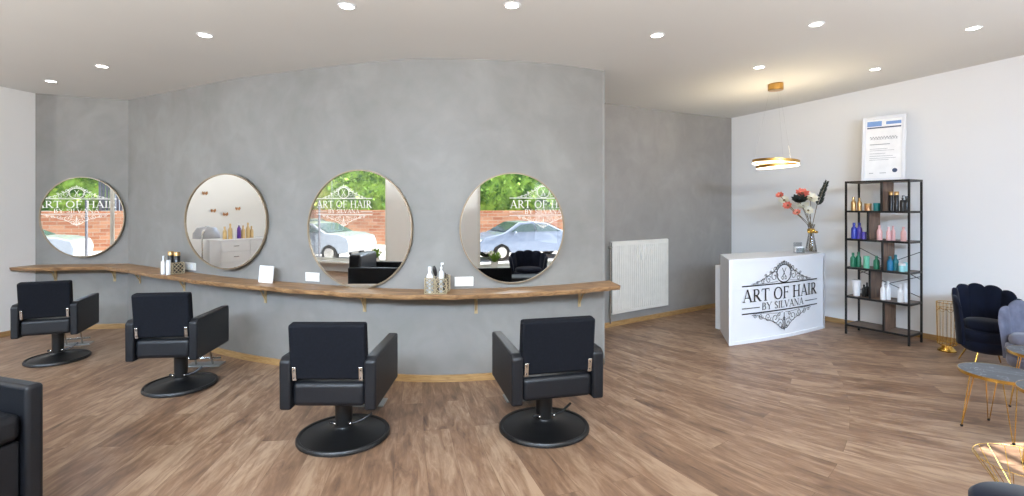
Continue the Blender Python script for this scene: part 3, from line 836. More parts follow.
BOT = {
 'pump':  [(0,0),(1,0),(1,.62),(.85,.70),(.35,.74),(.35,.80)],
 'slim':  [(0,0),(1,0),(1,.55),(.9,.66),(.45,.76),(.42,.84)],
 'can':   [(0,0),(1,0),(1,.80),(.9,.82)],
 'jar':   [(0,0),(1,0),(1,.7),(.96,.72)],
 'tube':  [(0,0),(.7,0),(.75,.15),(1,.9),(1,1),(.3,1)],
}
def bottle(loc, h, r, shape, col, capcol, label, group, name=None, seg=20):
    name = name or ('spray_can' if shape == 'can' else 'product_jar' if shape == 'jar' else 'product_bottle')
    t = thing(name, label, 'jar' if shape == 'jar' else 'bottle', loc, random.uniform(-.3,.3), group)
    prof = [(x*r, z*h) for x, z in BOT[shape]]; prof.append((0, prof[-1][1]))
    m_ = MB(); m_.lathe(prof, seg); build('body', m_, M['b_'+col], t, angle=45)
    m_ = MB(); z = prof[-1][1]
    if shape == 'can': m_.lathe([(0,z),(r*.98,z),(r*.98,h*.985),(r*.9,h),(0,h)], seg)
    elif shape == 'jar': m_.lathe([(0,z),(r*1.04,z),(r*1.04,h),(0,h)], seg)
    elif shape == 'pump': m_.lathe([(0,z),(r*.45,z),(r*.45,z+h*.06),(r*.14,z+h*.07),(r*.14,h*.95),(0,h*.95)], 12); m_.box(-r*.2,r*1.0,-r*.2,r*.2,h*.94,h)
    else: m_.lathe([(0,z),(r*.5,z),(r*.45,h),(0,h)], 14)
    build('cap', m_, M['b_'+capcol], t, bevel=0)
    return t
G1 = 'hair products on the top shelf'; G2 = 'hair products on the second shelf'; G3 = 'hair products on the third shelf'; G4 = 'hair products on the fourth shelf'
bottle(sp(853.5,4,.08),.16,.026,'slim','goldb','goldb','gold bottle at the left end of the top shelf',G1)
bottle(sp(859.5,4,.12),.15,.024,'slim','goldb','goldb','gold bottle, second from left on the top shelf',G1)
bottle(sp(868,4,.08),.085,.034,'jar','copper','goldb','small copper jar on the top shelf',G1)
bottle(sp(877,4,.08),.09,.034,'jar','tealjar','tealjar','small teal jar on the top shelf',G1)
bottle(sp(891,4,.10),.215,.023,'can','black','goldb','tall black can with gold cap, left of its pair',G1)
bottle(sp(896.5,4,.10),.215,.023,'can','black','goldb','tall black can with gold cap, right of its pair',G1)
bottle(sp(902.5,4,.09),.17,.024,'pump','black','black','black pump bottle on the top shelf, left one',G1)
bottle(sp(906.5,4,.12),.165,.024,'slim','black','black','black bottle at the right end of the top shelf',G1)
bottle(sp(854,3,.08),.185,.030,'slim','blue','blue','blue bottle at the left end of the second shelf',G2)
bottle(sp(859.5,3,.12),.185,.028,'slim','violet','blue','violet-blue bottle beside the blue one, second shelf',G2)
bottle(sp(864,3,.06),.085,.024,'jar','violet','violet','short violet jar on the second shelf',G2)
bottle(sp(879.5,3,.08),.165,.027,'slim','pink','pink','pale pink bottle right of the wood divider, second shelf',G2)
bottle(sp(888.5,3,.08),.15,.022,'slim','pink','pink','slim pale pink bottle, second of the pink ones',G2)
bottle(sp(893,3,.14),.16,.022,'slim','pink','pink','slim pale pink bottle, third of the pink ones',G2)
bottle(sp(903.5,3,.09),.155,.026,'slim','pink','pink','pale pink bottle at the right end of the second shelf',G2)
bottle(sp(853,2,.08),.165,.028,'slim','green','green','green bottle at the left end of the third shelf',G3)
bottle(sp(858.5,2,.12),.175,.028,'slim','green','green','green bottle, second from left on the third shelf',G3)
bottle(sp(866.5,2,.08),.14,.030,'can','mint','mint','mint green cylinder bottle on the third shelf',G3)
bottle(sp(876.5,2,.07),.15,.030,'slim','green','green','dark green bottle left of the third shelf divider',G3)
bottle(sp(890,2,.08),.155,.030,'slim','sky','teal','blue-teal bottle right of the third shelf divider',G3)
bottle(sp(895.5,2,.12),.175,.030,'slim','teal','teal','taller teal bottle right of the blue-teal one',G3)
bottle(sp(902,2,.07),.09,.030,'jar','pale','white','pale aqua jar near the right end of the third shelf',G3)
bottle(sp(906.5,2,.14),.095,.026,'jar','pale','pale','pale aqua jar at the right end of the third shelf',G3)
bottle(sp(856.5,1,.09),.185,.046,'tube','white','white','wide white tube at the left end of the fourth shelf',G4,'product_tube')
bottle(sp(864,1,.10),.14,.022,'slim','black','black','dark bottle beside the white tube, front one',G4)
bottle(sp(867,1,.16),.16,.020,'slim','black','black','dark bottle beside the white tube, rear one',G4)
bottle(sp(883,1,.08),.19,.026,'slim','white','white','white bottle right of the divider, fourth shelf',G4)
bottle(sp(888,1,.14),.20,.026,'slim','white','white','white bottle behind and right of its neighbour, fourth shelf',G4)
bottle(sp(900.5,1,.08),.19,.027,'slim','white','white','white bottle near the right end of the fourth shelf',G4)
bottle(sp(905,1,.13),.205,.026,'slim','white','white','white bottle at the right end of the fourth shelf',G4)
# framed certificate standing on top of the unit
Cx = Vector(fl_)+su*(SWD*.44)+sn*.24
t = thing('framed_certificate', 'white framed certificate with blue header, propped on the shelving unit', 'certificate', (Cx.x, Cx.y, LV[-1]+.001), rzS+R(13))
t.rotation_euler = (R(-7), 0, rzS+R(13))
cw, chh = .205, .76
m_ = MB(); k = .035
m_.box(-cw,-cw+k,-.01,.012,0,chh); m_.box(cw-k,cw,-.01,.012,0,chh); m_.box(-cw+k,cw-k,-.01,.012,0,k); m_.box(-cw+k,cw-k,-.01,.012,chh-k,chh); build('frame', m_, M['lacquer'], t, bevel=.003)
m_ = MB(); m_.box(-cw+k,cw-k,.0,.006,k,chh-k); pg = build('certificate_sheet', m_, M['paper'], t, smooth=False)
m_ = MB(); m_.box(-.16,-.02,-.0015,0,.645,.705); m_.box(.02,.16,-.0015,0,.66,.695); build('header_print', m_, M['blueprint'], pg, smooth=False)
m_ = MB(); m_.box(-.16,.16,-.0015,0,.620,.635); build('rule_print', m_, M['darkprint'], pg, smooth=False)
m_ = MB(); pts = [(-.13+.26*i/60, .508+.014*math.sin(i*1.05)+.005*math.sin(i*2.9)) for i in range(61)]
stroke(m_, pts, .006, .003, lambda x,y: (x,-.001,y))
stroke(m_, [(-.13+.26*i/30, .488+.002*math.sin(i)) for i in range(31)], .003, .003, lambda x,y: (x,-.001,y))
for i, (z, x0_, x1_) in enumerate(((.425,-.13,.06),(.375,-.13,.04),(.355,-.13,.10),(.320,-.13,.02),(.290,-.13,.09),(.265,-.13,.12),(.245,-.13,.05))):
    h2 = .008 if i == 0 else .0035; m_.box(x0_,x1_,-.0012,0,z,z+h2)
m_.box(-.13,-.09,-.0012,0,.09,.096); m_.box(-.03,.03,-.0012,0,.09,.096)
build('text_print', m_, M['greyprint'], pg, smooth=False)
m_ = MB(); m_.lathe([(0,0),(.024,0),(.024,.0012),(0,.0012)], 20, Matrix.Translation((.11,-.0001,.12)) @ Matrix.Rotation(R(90),4,'X')); build('seal_print', m_, M['darkprint'], pg)

# ------------------------------------------------------------------ gold wire umbrella stand
p = at(947, 351)
t = thing('wire_stand', 'slender gold wire umbrella stand against the white wall', 'stand', p)
m_ = MB(); m_.lathe([(0,0),(.075,0),(.078,.01),(.06,.03),(.035,.05),(.03,.055),(0,.055)], 32); build('base', m_, M['gold'], t)
m_ = MB()
def ring(m, r, z, w=.004, n=40): m.tube([(r*math.cos(2*math.pi*i/n), r*math.sin(2*math.pi*i/n), z) for i in range(n)], w, 6, closed=True)
H_ = .50
ring(m_, .086, H_, .0035); ring(m_, .084, H_-.06, .002); ring(m_, .078, .075, .003)
for i in range(16):
    a = 2*math.pi*i/16; m_.tube([(.034*math.cos(a),.034*math.sin(a),.045),(.078*math.cos(a),.078*math.sin(a),.075),(.086*math.cos(a),.086*math.sin(a),H_)], .0022, 5)
for i in range(8):
    a0 = 2*math.pi*i/8
    m_.tube([((.084)*math.cos(a0+math.pi/4*k/6),(.084)*math.sin(a0+math.pi/4*k/6), H_-.06-.03*math.sin(math.pi*k/6)) for k in range(7)], .002, 5)
build('wire_cage', m_, M['gold'], t)

# ------------------------------------------------------------------ velvet shell chairs
def shell_chair(label, loc, rz, sc=1, VM='navy', group='navy velvet shell armchairs'):
    t = thing('shell_armchair', label, 'armchair', loc, rz, group); t.scale = sc
    m_ = MB(); m_.lathe([(0,.15),(.25,.15),(.285,.17),(.30,.21),(.295,.245),(.285,.255),(.30,.265),(.312,.31),(.305,.345),(.27,.36),(0,.36)], 48); build('upholstered_base', m_, M[VM], t, angle=60)
    m_ = MB(); m_.lathe([(0,.355),(.24,.355),(.268,.37),(.276,.395),(.268,.425),(.235,.445),(.12,.455),(0,.457)], 48); build('seat', m_, M[VM], t, angle=60)
    NC = 7; per = 12; NA = NC*per; NZ = 12; vs = []; fs = []
    A0, A1_ = -108, 108                                 # chair faces -y, the shell wraps round +y
    for side in (0, 1):
        for j in range(NZ+1):
            v = j/NZ
            for i in range(NA+1):
                s = i/NA; a = R(A0+(A1_-A0)*s); c = abs(2*s-1)
                ph = (s*NC) % 1 if i < NA else 1.0
                sc_ = math.sin(math.pi*ph)
                top = .745-.17*c**2.2+.030*sc_**.6
                z = .20+(top-.20)*v
                rad = .285+.075*v**1.3+ (.012 if side else -.0)*1 + (.040*(1-.4*v) if side else -.012*sc_)
                if not side: rad = .285+.065*v**1.3-.016*sc_
                rad += .012*sc_*side
                if v > .9: rad += (-.012 if side else .012)*(v-.9)/.1
                vs.append((rad*math.sin(a), rad*math.cos(a), z))
    W = NA+1; off = (NZ+1)*W
    for j in range(NZ):
        for i in range(NA):
            q = j*W+i; fs.append((q,q+1,q+W+1,q+W)); q += off; fs.append((q,q+W,q+W+1,q+1))
    for i in range(NA): q = NZ*W+i; fs.append((q,q+1,q+1+off,q+off)); fs.append((i,i+off,i+1+off,i+1))
    for j in range(NZ):
        for e_ in (0, NA): q = j*W+e_; fs.append((q,q+W,q+W+off,q+off))
    m_ = MB(); m_.add(vs, fs); build('shell_back', m_, M[VM], t, angle=70)
    for sx in (-1,1):
        for sy in (-1,1):
            m_ = MB(); m_.tube([(sx*.16,sy*.16,.17),(sx*.25,sy*.25,0)], [.014,.008], 10); build('leg', m_, M['gold'], t)
    return t
def sh_at(x, y): return Vector((x, y, 0))
sa = shell_chair('navy velvet shell armchair against the white wall, partly in sun', sh_at(4.43,4.66), R(-24), (.63,.66,.95))
M['sunlitnavy'] = mat('sunlit_navy_velvet', (104,106,122), .75, noise=(9,.25,3), sheen=.3, spec=.1)  # navy velvet with sunlight put into its paler colour
sh2 = shell_chair('navy velvet shell armchair, sunlight painted into its pale velvet, at the right photo edge', sh_at(4.34,4.14), R(-75), (.60,.60,.92), 'sunlitnavy', None)
sh3 = dup(sa, sh_at(2.15,.20), R(205), 'navy velvet shell armchair by the street window, seen in the rightmost mirror', scale=(.88,.88,.86))

# ------------------------------------------------------------------ marble side tables with hairpin legs
def side_table(label, loc, r, h, rz=0):
    t = thing('side_table', label, 'side table', loc, rz, 'grey marble side tables with gold hairpin legs')
    m_ = MB(); m_.lathe([(0,h-.018),(r*.985,h-.018),(r*.985,h),(0,h)], 64); build('table_top', m_, M['marble'], t, angle=30)
    m_ = MB(); m_.lathe([(r*.985,h-.020),(r*.995,h-.020),(r*.995,h+.001),(r*.985,h+.001),(r*.985,h-.020)], 64)
    build('gold_rim', m_, M['gold'], t, angle=30)
    for k in range(4):
        a = R(45+90*k); ca, sa_ = math.cos(a), math.sin(a); tx, ty = -sa_, ca
        rt, rf = r*.66, r*.92; m_ = MB()
        for s in (-1,1):
            m_.tube([(rt*ca+s*.035*tx, rt*sa_+s*.035*ty, h-.018),(rf*ca+s*.004*tx, rf*sa_+s*.004*ty, .012)], .003, 6)
        m_.box(-.045,.045,-.012,.012,h-.024,h-.018, Matrix.Translation((rt*ca,rt*sa_,0)) @ Matrix.Rotation(a+R(90),4,'Z'))
        lg = build('leg', m_, M['gold'], t)
        m_ = MB(); m_.ball((rf*ca, rf*sa_, .008), .009, 10, 6); build('foot', m_, M['rubber'], lg)
    return t
side_table('round grey marble side table nearest the shelving, gold hairpin legs', (3.225,3.30,0), .215, .395, R(18))
side_table('higher marble side table behind the others, at the right photo edge', (3.86,3.60,0), .215, .43, R(10))
side_table('marble side table in front of its twins, cut by the right edge', (3.13,2.83,0), .20, .44, R(25))
# navy round stool and a gold wire basket at the lower right corner
t = thing('round_stool', 'navy round stool, only its rim shows at the bottom right', 'stool', (1.81,1.74,0))
m_ = MB(); m_.lathe([(0,.38),(.15,.38),(.165,.40),(.165,.44),(.15,.455),(0,.457)], 48); build('seat', m_, M['navy'], t, angle=60)
for k in range(4):
    a = R(45+90*k); m_ = MB(); m_.tube([(.10*math.cos(a),.10*math.sin(a),.385),(.14*math.cos(a),.14*math.sin(a),0)], .008, 8); build('leg', m_, M['gold'], t)
t = thing('wire_basket', 'flared gold wire basket behind the navy round stool', 'basket', (2.20,2.14,0))
m_ = MB(); ring(m_, .17, .40, .0014); ring(m_, .045, .20, .003); ring(m_, .13, .004, .004)
for i in range(9):
    a = 2*math.pi*i/9
    for s in (-1,1):
        m_.tube([(.13*math.cos(a),.13*math.sin(a),.004),(.045*math.cos(a+s*.4),.045*math.sin(a+s*.4),.20),(.17*math.cos(a+s*.9),.17*math.sin(a+s*.9),.40)], .0014, 5)
build('wires', m_, M['gold'], t)

# ------------------------------------------------------------------ black leather armchair, lower left
fdir = Vector((.954,-.301)); fdir.normalize()
t = thing('leather_armchair', 'boxy black leather armchair cut off by the lower left corner', 'armchair', (-2.665,2.073,0), math.atan2(-fdir.x, fdir.y))
# local +y is forward, far arm is at local -x
for s, nm in ((-1,'a'),(1,'b')):
    m_ = MB(); m_.box(s*.35-.035, s*.35+.035, -.40, .40, .02, .68); build('armrest', m_, M['leather'], t, bevel=.018, seg=4)
m_ = MB(); m_.box(-.313,.313,-.38,.365,.04,.435); build('front_panel', m_, M['leather'], t, bevel=.012)
m_ = MB(); m_.box(-.312,.312,-.24,.385,.44,.565); build('seat', m_, M['leather'], t, bevel=.035, seg=4)
m_ = MB(); m_.box(-.312,.312,-.42,-.25,.39,.84); build('backrest', m_, M['leather'], t, bevel=.035, seg=4)
for x, y in ((-.35,.35),(.35,.35),(-.35,-.35),(.35,-.35)):
    m_ = MB(); m_.lathe([(0,0),(.022,0),(.022,.02),(0,.02)], 16, c=(x,y,0)); build('foot', m_, M['rubber'], t)

# ------------------------------------------------------------------ things on the oak ledge
def ledge(px, dp=.13):
    p, nn = wall_point(px-512)
    q = p+nn*dp; k = (px-512)/F
    d = Vector((-nn.y, nn.x)); s_ = (k*q.y-q.x)/(d.x-k*d.y); q = q+d*s_
    return Vector((q.x,q.y,SZ)), math.atan2(nn.x,-nn.y)
def lattice_box(loc, rz, w, d, h, label, m_ok='bronze'):
    t = thing('lattice_holder', label, 'holder', loc, rz, 'lattice glass holders on the oak ledge')
    m_ = MB(); m_.box(-w,w,-d,-d+.003,.003,h); m_.box(-w,w,d-.003,d,.003,h); m_.box(-w,-w+.003,-d,d,.003,h); m_.box(w-.003,w,-d,d,.003,h); m_.box(-w,w,-d,d,0,.003)
    build('glass_walls', m_, M['vaseglass'], t, smooth=False)
    m_ = MB(); cx = max(2, round(2*w/.035)); cz = max(2, round(h/.035))
    def face(fn, W_, nx_):
        for i in range(nx_):
            for j in range(cz):
                x0_, x1_ = -W_+2*W_*i/nx_, -W_+2*W_*(i+1)/nx_; z0_, z1_ = h*j/cz, h*(j+1)/cz
                m_.tube([fn(x0_,z0_), fn(x1_,z1_)], .0032, 4); m_.tube([fn(x0_,z1_), fn(x1_,z0_)], .0032, 4)
    face(lambda a,z: (a,-d-.001,z), w, cx); face(lambda a,z: (w+.001,a,z), d, max(2,round(2*d/.035))); face(lambda a,z: (-w-.001,a,z), d, max(2,round(2*d/.035)))
    for z in (.002,h): m_.tube([(-w,-d,z),(w,-d,z),(w,d,z),(-w,d,z)], .0035, 4, closed=True)
    for sx in (-1,1):
        for sy in (-1,1): m_.tube([(sx*w,sy*d,0),(sx*w,sy*d,h)], .0035, 4)
    build('lattice', m_, M['goldlat'], t)
    return t
M['goldlat'] = mat('pale_gold_lattice', (186,172,144), .4, .3)
GL_ = 'toiletries on the left of the oak ledge'; GR_ = 'toiletries in the right lattice holders'
q, rz_ = ledge(172.5,.13); lattice_box(q, rz_, .125, .055, .115, 'gold lattice holder with black gold-capped bottles, left part of the ledge')
qa, _ = ledge(171,.13); bottle(qa+Vector((0,0,.004)), .22, .030, 'can','black','goldb','black bottle with gold cap in the left holder, left one', GL_)
qa, _ = ledge(177,.13); bottle(qa+Vector((0,0,.004)), .22, .030, 'can','black','goldb','black bottle with gold cap in the left holder, right one', GL_)
qa, _ = ledge(163.5,.225); bottle(qa, .19, .022, 'slim','white','white','white spray bottle before the left lattice holder', GL_)
qa, _ = ledge(168.5,.225); bottle(qa, .15, .020, 'can','white','white','white cylinder bottle before the left lattice holder', GL_)
q, rz_ = ledge(265,.12)
t = thing('display_card', 'square white card standing on the ledge between two mirrors', 'card', q, rz_); t.rotation_euler = (R(-6),0,rz_)
m_ = MB(); m_.box(-.085,.085,0,.012,0,.155); build('card', m_, M['paper'], t, bevel=.002)
m_ = MB(); m_.box(-.035,.035,-.001,0,.055,.095); build('print', m_, M['silverprint'] if 'silverprint' in M else M['lacquer'], t, smooth=False)
m_ = MB(); stroke(m_, arc(0,.08,.028,.028,0,360,20), .003, .003, lambda x,y: (x,-.002,y)); build('ring_print', m_, M['greyprint'], t, smooth=False)
q, rz_ = ledge(430.5,.20); lattice_box(q, rz_, .040, .040, .125, 'gold lattice holder with white pointed bottle, left of a pair')
q1 = q
q, rz_ = ledge(441.5,.20); lattice_box(q, rz_, .040, .040, .12, 'gold lattice holder with black brushes, right of a pair')
q2 = q
q, rz_ = ledge(445.5,.085); lattice_box(q, rz_, .035, .035, .125, 'plain gold lattice holder behind the front pair')
q3 = q
bottle(q1+Vector((-.006,0,.004)), .21, .028, 'slim','white','white','white pointed bottle in the left lattice holder', GR_)
bottle(q2+Vector((-.004,.014,.004)), .24, .020, 'pump','white','white','white pump bottle rising from the right lattice holder', GR_)
t = thing('hair_brush', 'black hair brush leaning in the lattice holders', 'brush', q2+Vector((-.022,-.012,.004))); t.rotation_euler = (R(4), R(-9), 0)
m_ = MB(); m_.tube([(0,0,0),(0,0,.13)], .006, 8); build('handle', m_, M['b_black'], t)
m_ = MB(); m_.ball((0,0,.18),(.017,.012,.045)); build('brush_head', m_, M['b_black'], t)
t = thing('hair_comb', 'short black comb standing in the right lattice holder', 'comb', q2+Vector((.022,-.014,.004))); t.rotation_euler = (R(3), R(8), 0)
m_ = MB(); m_.box(-.012,-.006,-.003,.003,0,.165)
for k in range(12): m_.box(-.006,.012,-.0015,.0015,.05+k*.009,.055+k*.009)
build('comb_body', m_, M['b_black'], t, smooth=False)

# ------------------------------------------------------------------ pendant lamp
pc = Vector((2.90, 5.50)); cz_ = ceil_z(pc.x, pc.y); zc_ = ZC+(HOR-163)*pc.y/F
t = thing('pendant_lamp', 'brass pendant lamp of two crossed glowing rings above the desk', 'lamp', (pc.x, pc.y, zc_))
m_ = MB(); m_.lathe([(0,0),(.075,0),(.078,-.006),(.078,-.07),(.074,-.075),(0,-.075)], 40, c=(0,0,cz_-zc_+.003)); build('canopy', m_, M['brass'], t)
for k, (rr_, tx_, ty_, dz_) in enumerate(((.235, R(-1), R(3.5), .012), (.215, R(-1), R(-4), -.026))):
    T = Matrix.Translation((.02*k,0,dz_)) @ Matrix.Rotation(tx_,4,'X') @ Matrix.Rotation(ty_,4,'Y')
    m_ = MB(); m_.lathe([(rr_-.004,-.017),(rr_,-.017),(rr_,.017),(rr_-.004,.017),(rr_-.004,-.017)], 72, T); rg = build('ring', m_, M['brass'], t, angle=30)
    m_ = MB(); m_.lathe([(rr_-.020,-.016),(rr_-.0045,-.023),(rr_-.0045,.014),(rr_-.020,.014),(rr_-.020,-.016)], 72, T); build('led_strip', m_, M['ledring'], rg, angle=30)
for k in range(3):
    a = R(120*k+20); m_ = MB(); m_.tube([(.23*math.cos(a),.23*math.sin(a),.02),(.06*math.cos(a),.06*math.sin(a),cz_-zc_-.07)], .0006, 4); build('suspension_wire', m_, M['chrome'], t)

# ------------------------------------------------------------------ ceiling downlights
DL = [(51,81,'farthest left of the ceiling spotlights, by the white wall'),(102,66,'second ceiling spotlight from the left'),(205,35,'third ceiling spotlight from the left'),
      (347,6,'fourth ceiling spotlight from the left, at the top edge'),(512,5,'fifth ceiling spotlight from the left, at the top edge'),(657,35,'ceiling spotlight above the radiator recess'),
      (759,67,'ceiling spotlight just left of the pendant canopy'),(816,24,'ceiling spotlight above and right of the pendant canopy'),(875,69,'ceiling spotlight above the framed certificate'),(973,28,'rightmost ceiling spotlight')]
def ceil_hit(px, py):
    d_ = Vector(((px-512)/F, 1, (HOR-py)/F)); lo, hi = .5, 12
    for _ in range(50):
        m2 = (lo+hi)/2
        if ZC+d_.z*m2 > ceil_z(d_.x*m2, m2): hi = m2
        else: lo = m2
    return Vector((d_.x*lo, lo, ceil_z(d_.x*lo, lo)))
for px, py, lb in DL:
    p = ceil_hit(px, py)
    t = thing('ceiling_spotlight', lb + ', small and round', 'light', p, 0, 'recessed ceiling spotlights')
    m_ = MB(); m_.lathe([(.041,-.001),(.043,-.006),(.054,-.006),(.057,-.001),(.041,-.001)], 32); build('trim_ring', m_, M['lacquer'], t)
    m_ = MB(); m_.lathe([(0,-.004),(.042,-.004),(.042,-.001),(0,-.001)], 32); build('diffuser', m_, M['led'], t)
    ld = bpy.data.lights.new('spot', 'SPOT'); ld.energy = 22 if px in (657,759) else 9; ld.spot_size = R(110); ld.spot_blend = 1; ld.shadow_soft_size = .04; ld.color = (1,.95,.88)
    lo_ = bpy.data.objects.new('spotlight_beam', ld); COL.objects.link(lo_); lo_.location = p+Vector((0,0,-.02))

# ------------------------------------------------------------------ what the mirrors show: left rear corner
t = thing('white_cabinet', 'low white cabinet at the rear white wall, seen in the second mirror', 'cabinet', (-8.72,1.25,0), R(90))
m_ = MB(); m_.box(-.62,.62,-.22,.22,.04,.74); m_.box(-.60,.60,-.20,.20,0,.04); build('carcass', m_, M['lacquer'], t, bevel=.003)
m_ = MB(); m_.box(-.64,.64,-.24,.24,.74,.77); build('cabinet_top', m_, M['lacquer'], t, bevel=.003)
for i in range(2):
    for j in range(3):
        m_ = MB(); m_.box(-.60+.61*i,-.01+.61*i,-.238,-.22,.07+.225*j,.28+.225*j); dr = build('drawer', m_, M['lacquer'], t, bevel=.003)
        m_ = MB(); m_.tube([(-.36+.61*i,-.25,.18+.225*j),(-.25+.61*i,-.25,.18+.225*j)], .006, 6); build('handle', m_, M['chrome'], dr)
for k, (dy, h, cn) in enumerate(((-.22,.26,'tan'),(-.12,.34,'tan'),(-.03,.28,'tan'),(.08,.34,'purple'),(.18,.24,'white'),(.27,.33,'tan'),(.37,.27,'tan'))):
    bottle((-8.72+.03*(k%2), 1.30+dy, .77), h, .04, 'slim', cn, cn if cn != 'purple' else 'white', 'bottle on the white cabinet, number-%s tone in the mirror row' % 'x' if False else ('purple bottle among tan ones on the white cabinet' if cn == 'purple' else 'white bottle among tan ones on the white cabinet' if cn == 'white' else 'tan bottle standing on the white cabinet, reflected in the second mirror'), 'bottles on the white cabinet')
for k, (y_, z_) in enumerate(((.55,2.05),(.35,1.75),(.18,1.38),(-.08,1.30),(-.35,1.42))):
    m_ = MB()
    for s in (-1,1): m_.add([(0,0,0),(.02,s*.05,.045),(.025,s*.06,-.005),(.012,s*.03,-.045)], [(0,1,2,3)])
    m_.tube([(0,0,-.035),(0,0,.035)], .006, 6)
    o = build('wall_butterfly', m_, M['b_copper'], smooth=False, loc=(-8.985, y_+1.6, z_))
    tag(o, 'small copper butterfly ornament on the rear white wall', 'ornament', 'copper butterflies on the rear white wall')
# hood dryer, grey
t = thing('hood_dryer', 'grey hooded hair dryer on a stand, at the edge of the second mirror', 'hair dryer', (-8.1,2.35,0))
m_ = MB(); m_.lathe([(0,.14),(.16,.11),(.23,.0),(.235,-.10),(.22,-.10),(.21,0),(.14,.09),(0,.12)], 32, c=(0,0,.95)); build('hood', m_, M['grey_hood'], t)
m_ = MB(); m_.tube([(.20,.18,.02),(.20,.18,.95),(.06,.04,1.08)], .016, 10); build('pole', m_, M['chrome'], t)
m_ = MB(); m_.lathe([(0,0),(.20,0),(.20,.02),(.05,.04),(0,.04)], 32, c=(.20,.18,0)); build('base', m_, M['blackmetal'], t)
# low black bench and sill plants seen in the right-hand mirrors
t = thing('black_bench', 'low black leather bench near the navy armchair, seen in the rightmost mirror', 'bench', (1.52,.98,0), R(20))
m_ = MB(); m_.box(-.55,.55,-.2,.2,.08,.37); build('seat', m_, M['leather'], t, bevel=.03)
for x, y in ((-.5,-.15),(.5,-.15),(-.5,.15),(.5,.15)):
    m_ = MB(); m_.lathe([(0,0),(.02,0),(.02,.08),(0,.08)], 12, c=(x,y,0)); build('leg', m_, M['chrome'], t)
for (x_, mt_, lb) in ((2.02,'darkleaf','potted plant with white blossoms on the sill, seen in the rightmost mirror'),(-5.25,'cream','white flowering potted plant on the sill, seen in the largest mirror')):
    t = thing('potted_plant', lb, 'plant', (x_, YF+.11, .24))
    m_ = MB(); m_.lathe([(0,0),(.06,0),(.08,.12),(.074,.12),(.06,.02),(0,.02)], 24); build('pot', m_, M['plastic'], t)
    m_ = MB()
    for k in range(60):
        a = random.uniform(0,6.28); el = random.uniform(.3,1.4); ln = random.uniform(.12,.26); d_ = Vector((math.cos(a)*math.cos(el),math.sin(a)*math.cos(el)*.6,math.sin(el)))
        c = Vector((0,0,.11))+d_*ln; sd = d_.cross(Vector((0,0,1))).normalized()*.03
        m_.add([Vector((0,0,.1)), c-d_*.05+sd, c, c-d_*.05-sd], [(0,1,2,3)])
    build('leaves', m_, M['hedge'], t, smooth=False)
    m_ = MB()
    for k in range(9):
        a = random.uniform(0,6.28); m_.ball((.12*math.cos(a),.07*math.sin(a),.22+random.uniform(0,.1)), .025, 8, 6)
    build('blossoms', m_, M['cream'], t)

# ------------------------------------------------------------------ street outside
ZS = -.50
b = MB(); b.box(-30,20,-3.4,YF-.15,ZS-.1,-.12); g = build('pavement_near', b, M['pavement'], smooth=False); g.name = 'ground_pavement'; g['kind'] = 'structure'
b = MB(); b.box(-40,30,-30,-3.4,ZS-.2,ZS); g = build('ground_street', b, M['asphalt'], smooth=False); g['kind'] = 'structure'
b = MB(); b.box(-40,30,-13.3,-13.0,ZS,1.18); b.box(-40,30,-13.34,-12.96,1.18,1.24)
g = build('garden_wall', b, M['brick'], smooth=False); g['kind'] = 'structure'
def hedge(x0_, x1_, y_, z0_, z1_, mt_, label, seed):
    rnd = random.Random(seed); m_ = MB()
    n_ = int((x1_-x0_)*(z1_-z0_)*16)
    for k in range(n_):
        c = Vector((rnd.uniform(x0_,x1_), y_+rnd.uniform(-.4,.25), rnd.uniform(z0_,z1_)+.4*math.sin(k*.3)*(rnd.random()>.8)))
        for q in range(3):
            a = Vector((rnd.uniform(-1,1),rnd.uniform(-1,1),rnd.uniform(-1,1))).normalized(); b2 = a.cross(Vector((rnd.uniform(-1,1),rnd.uniform(-1,1),rnd.uniform(-1,1)))).normalized()
            c2 = c+Vector((rnd.uniform(-.25,.25),rnd.uniform(-.2,.2),rnd.uniform(-.25,.25)))
            m_.add([c2-a*.14, c2+b2*.08, c2+a*.14, c2-b2*.08], [(0,1,2,3)])
    m_.box(x0_,x1_,y_-1.0,y_-.25,z0_,z1_-.2)
    o = build('street_hedge', m_, mt_, smooth=False); tag(o, label, 'hedge')
    return o
hedge(-30,-18.9,-14.0,1.2,5.5,M['hedge2'],'yellow green trees over the garden wall at the far left of the street',1)
hedge(-18.3,-12.3,-14.1,1.2,5.5,M['hedge'],'green hedge over the wall left of the first grey gate',2)
hedge(-11.1,4.95,-14.1,1.2,5.5,M['hedge'],'long green hedge over the brick wall between the two gates',3)
hedge(6.5,20,-14.1,1.2,5.5,M['hedge'],'green hedge over the wall right of the second grey gate',4)
for x_, lb in ((-11.7,'tall grey slatted gate in the hedge, seen in the leftmost mirror'),(5.75,'tall grey slatted gate in the hedge, seen in the rightmost mirror')):
    t = thing('garden_gate', lb, 'gate', (x_,-13.62,ZS))
    m_ = MB()
    for k in range(7): m_.box(-.45+.13*k,-.35+.13*k,-.02,.02,.2,3.4)
    build('slats', m_, M['gate'], t, smooth=False)
    m_ = MB(); m_.box(-.5,.5,.02,.06,.5,.6); m_.box(-.5,.5,.02,.06,3.0,3.1); m_.box(-.56,-.48,-.04,.06,0,3.5); m_.box(.48,.56,-.04,.06,0,3.5); build('gate_frame', m_, M['gate'], t, smooth=False)
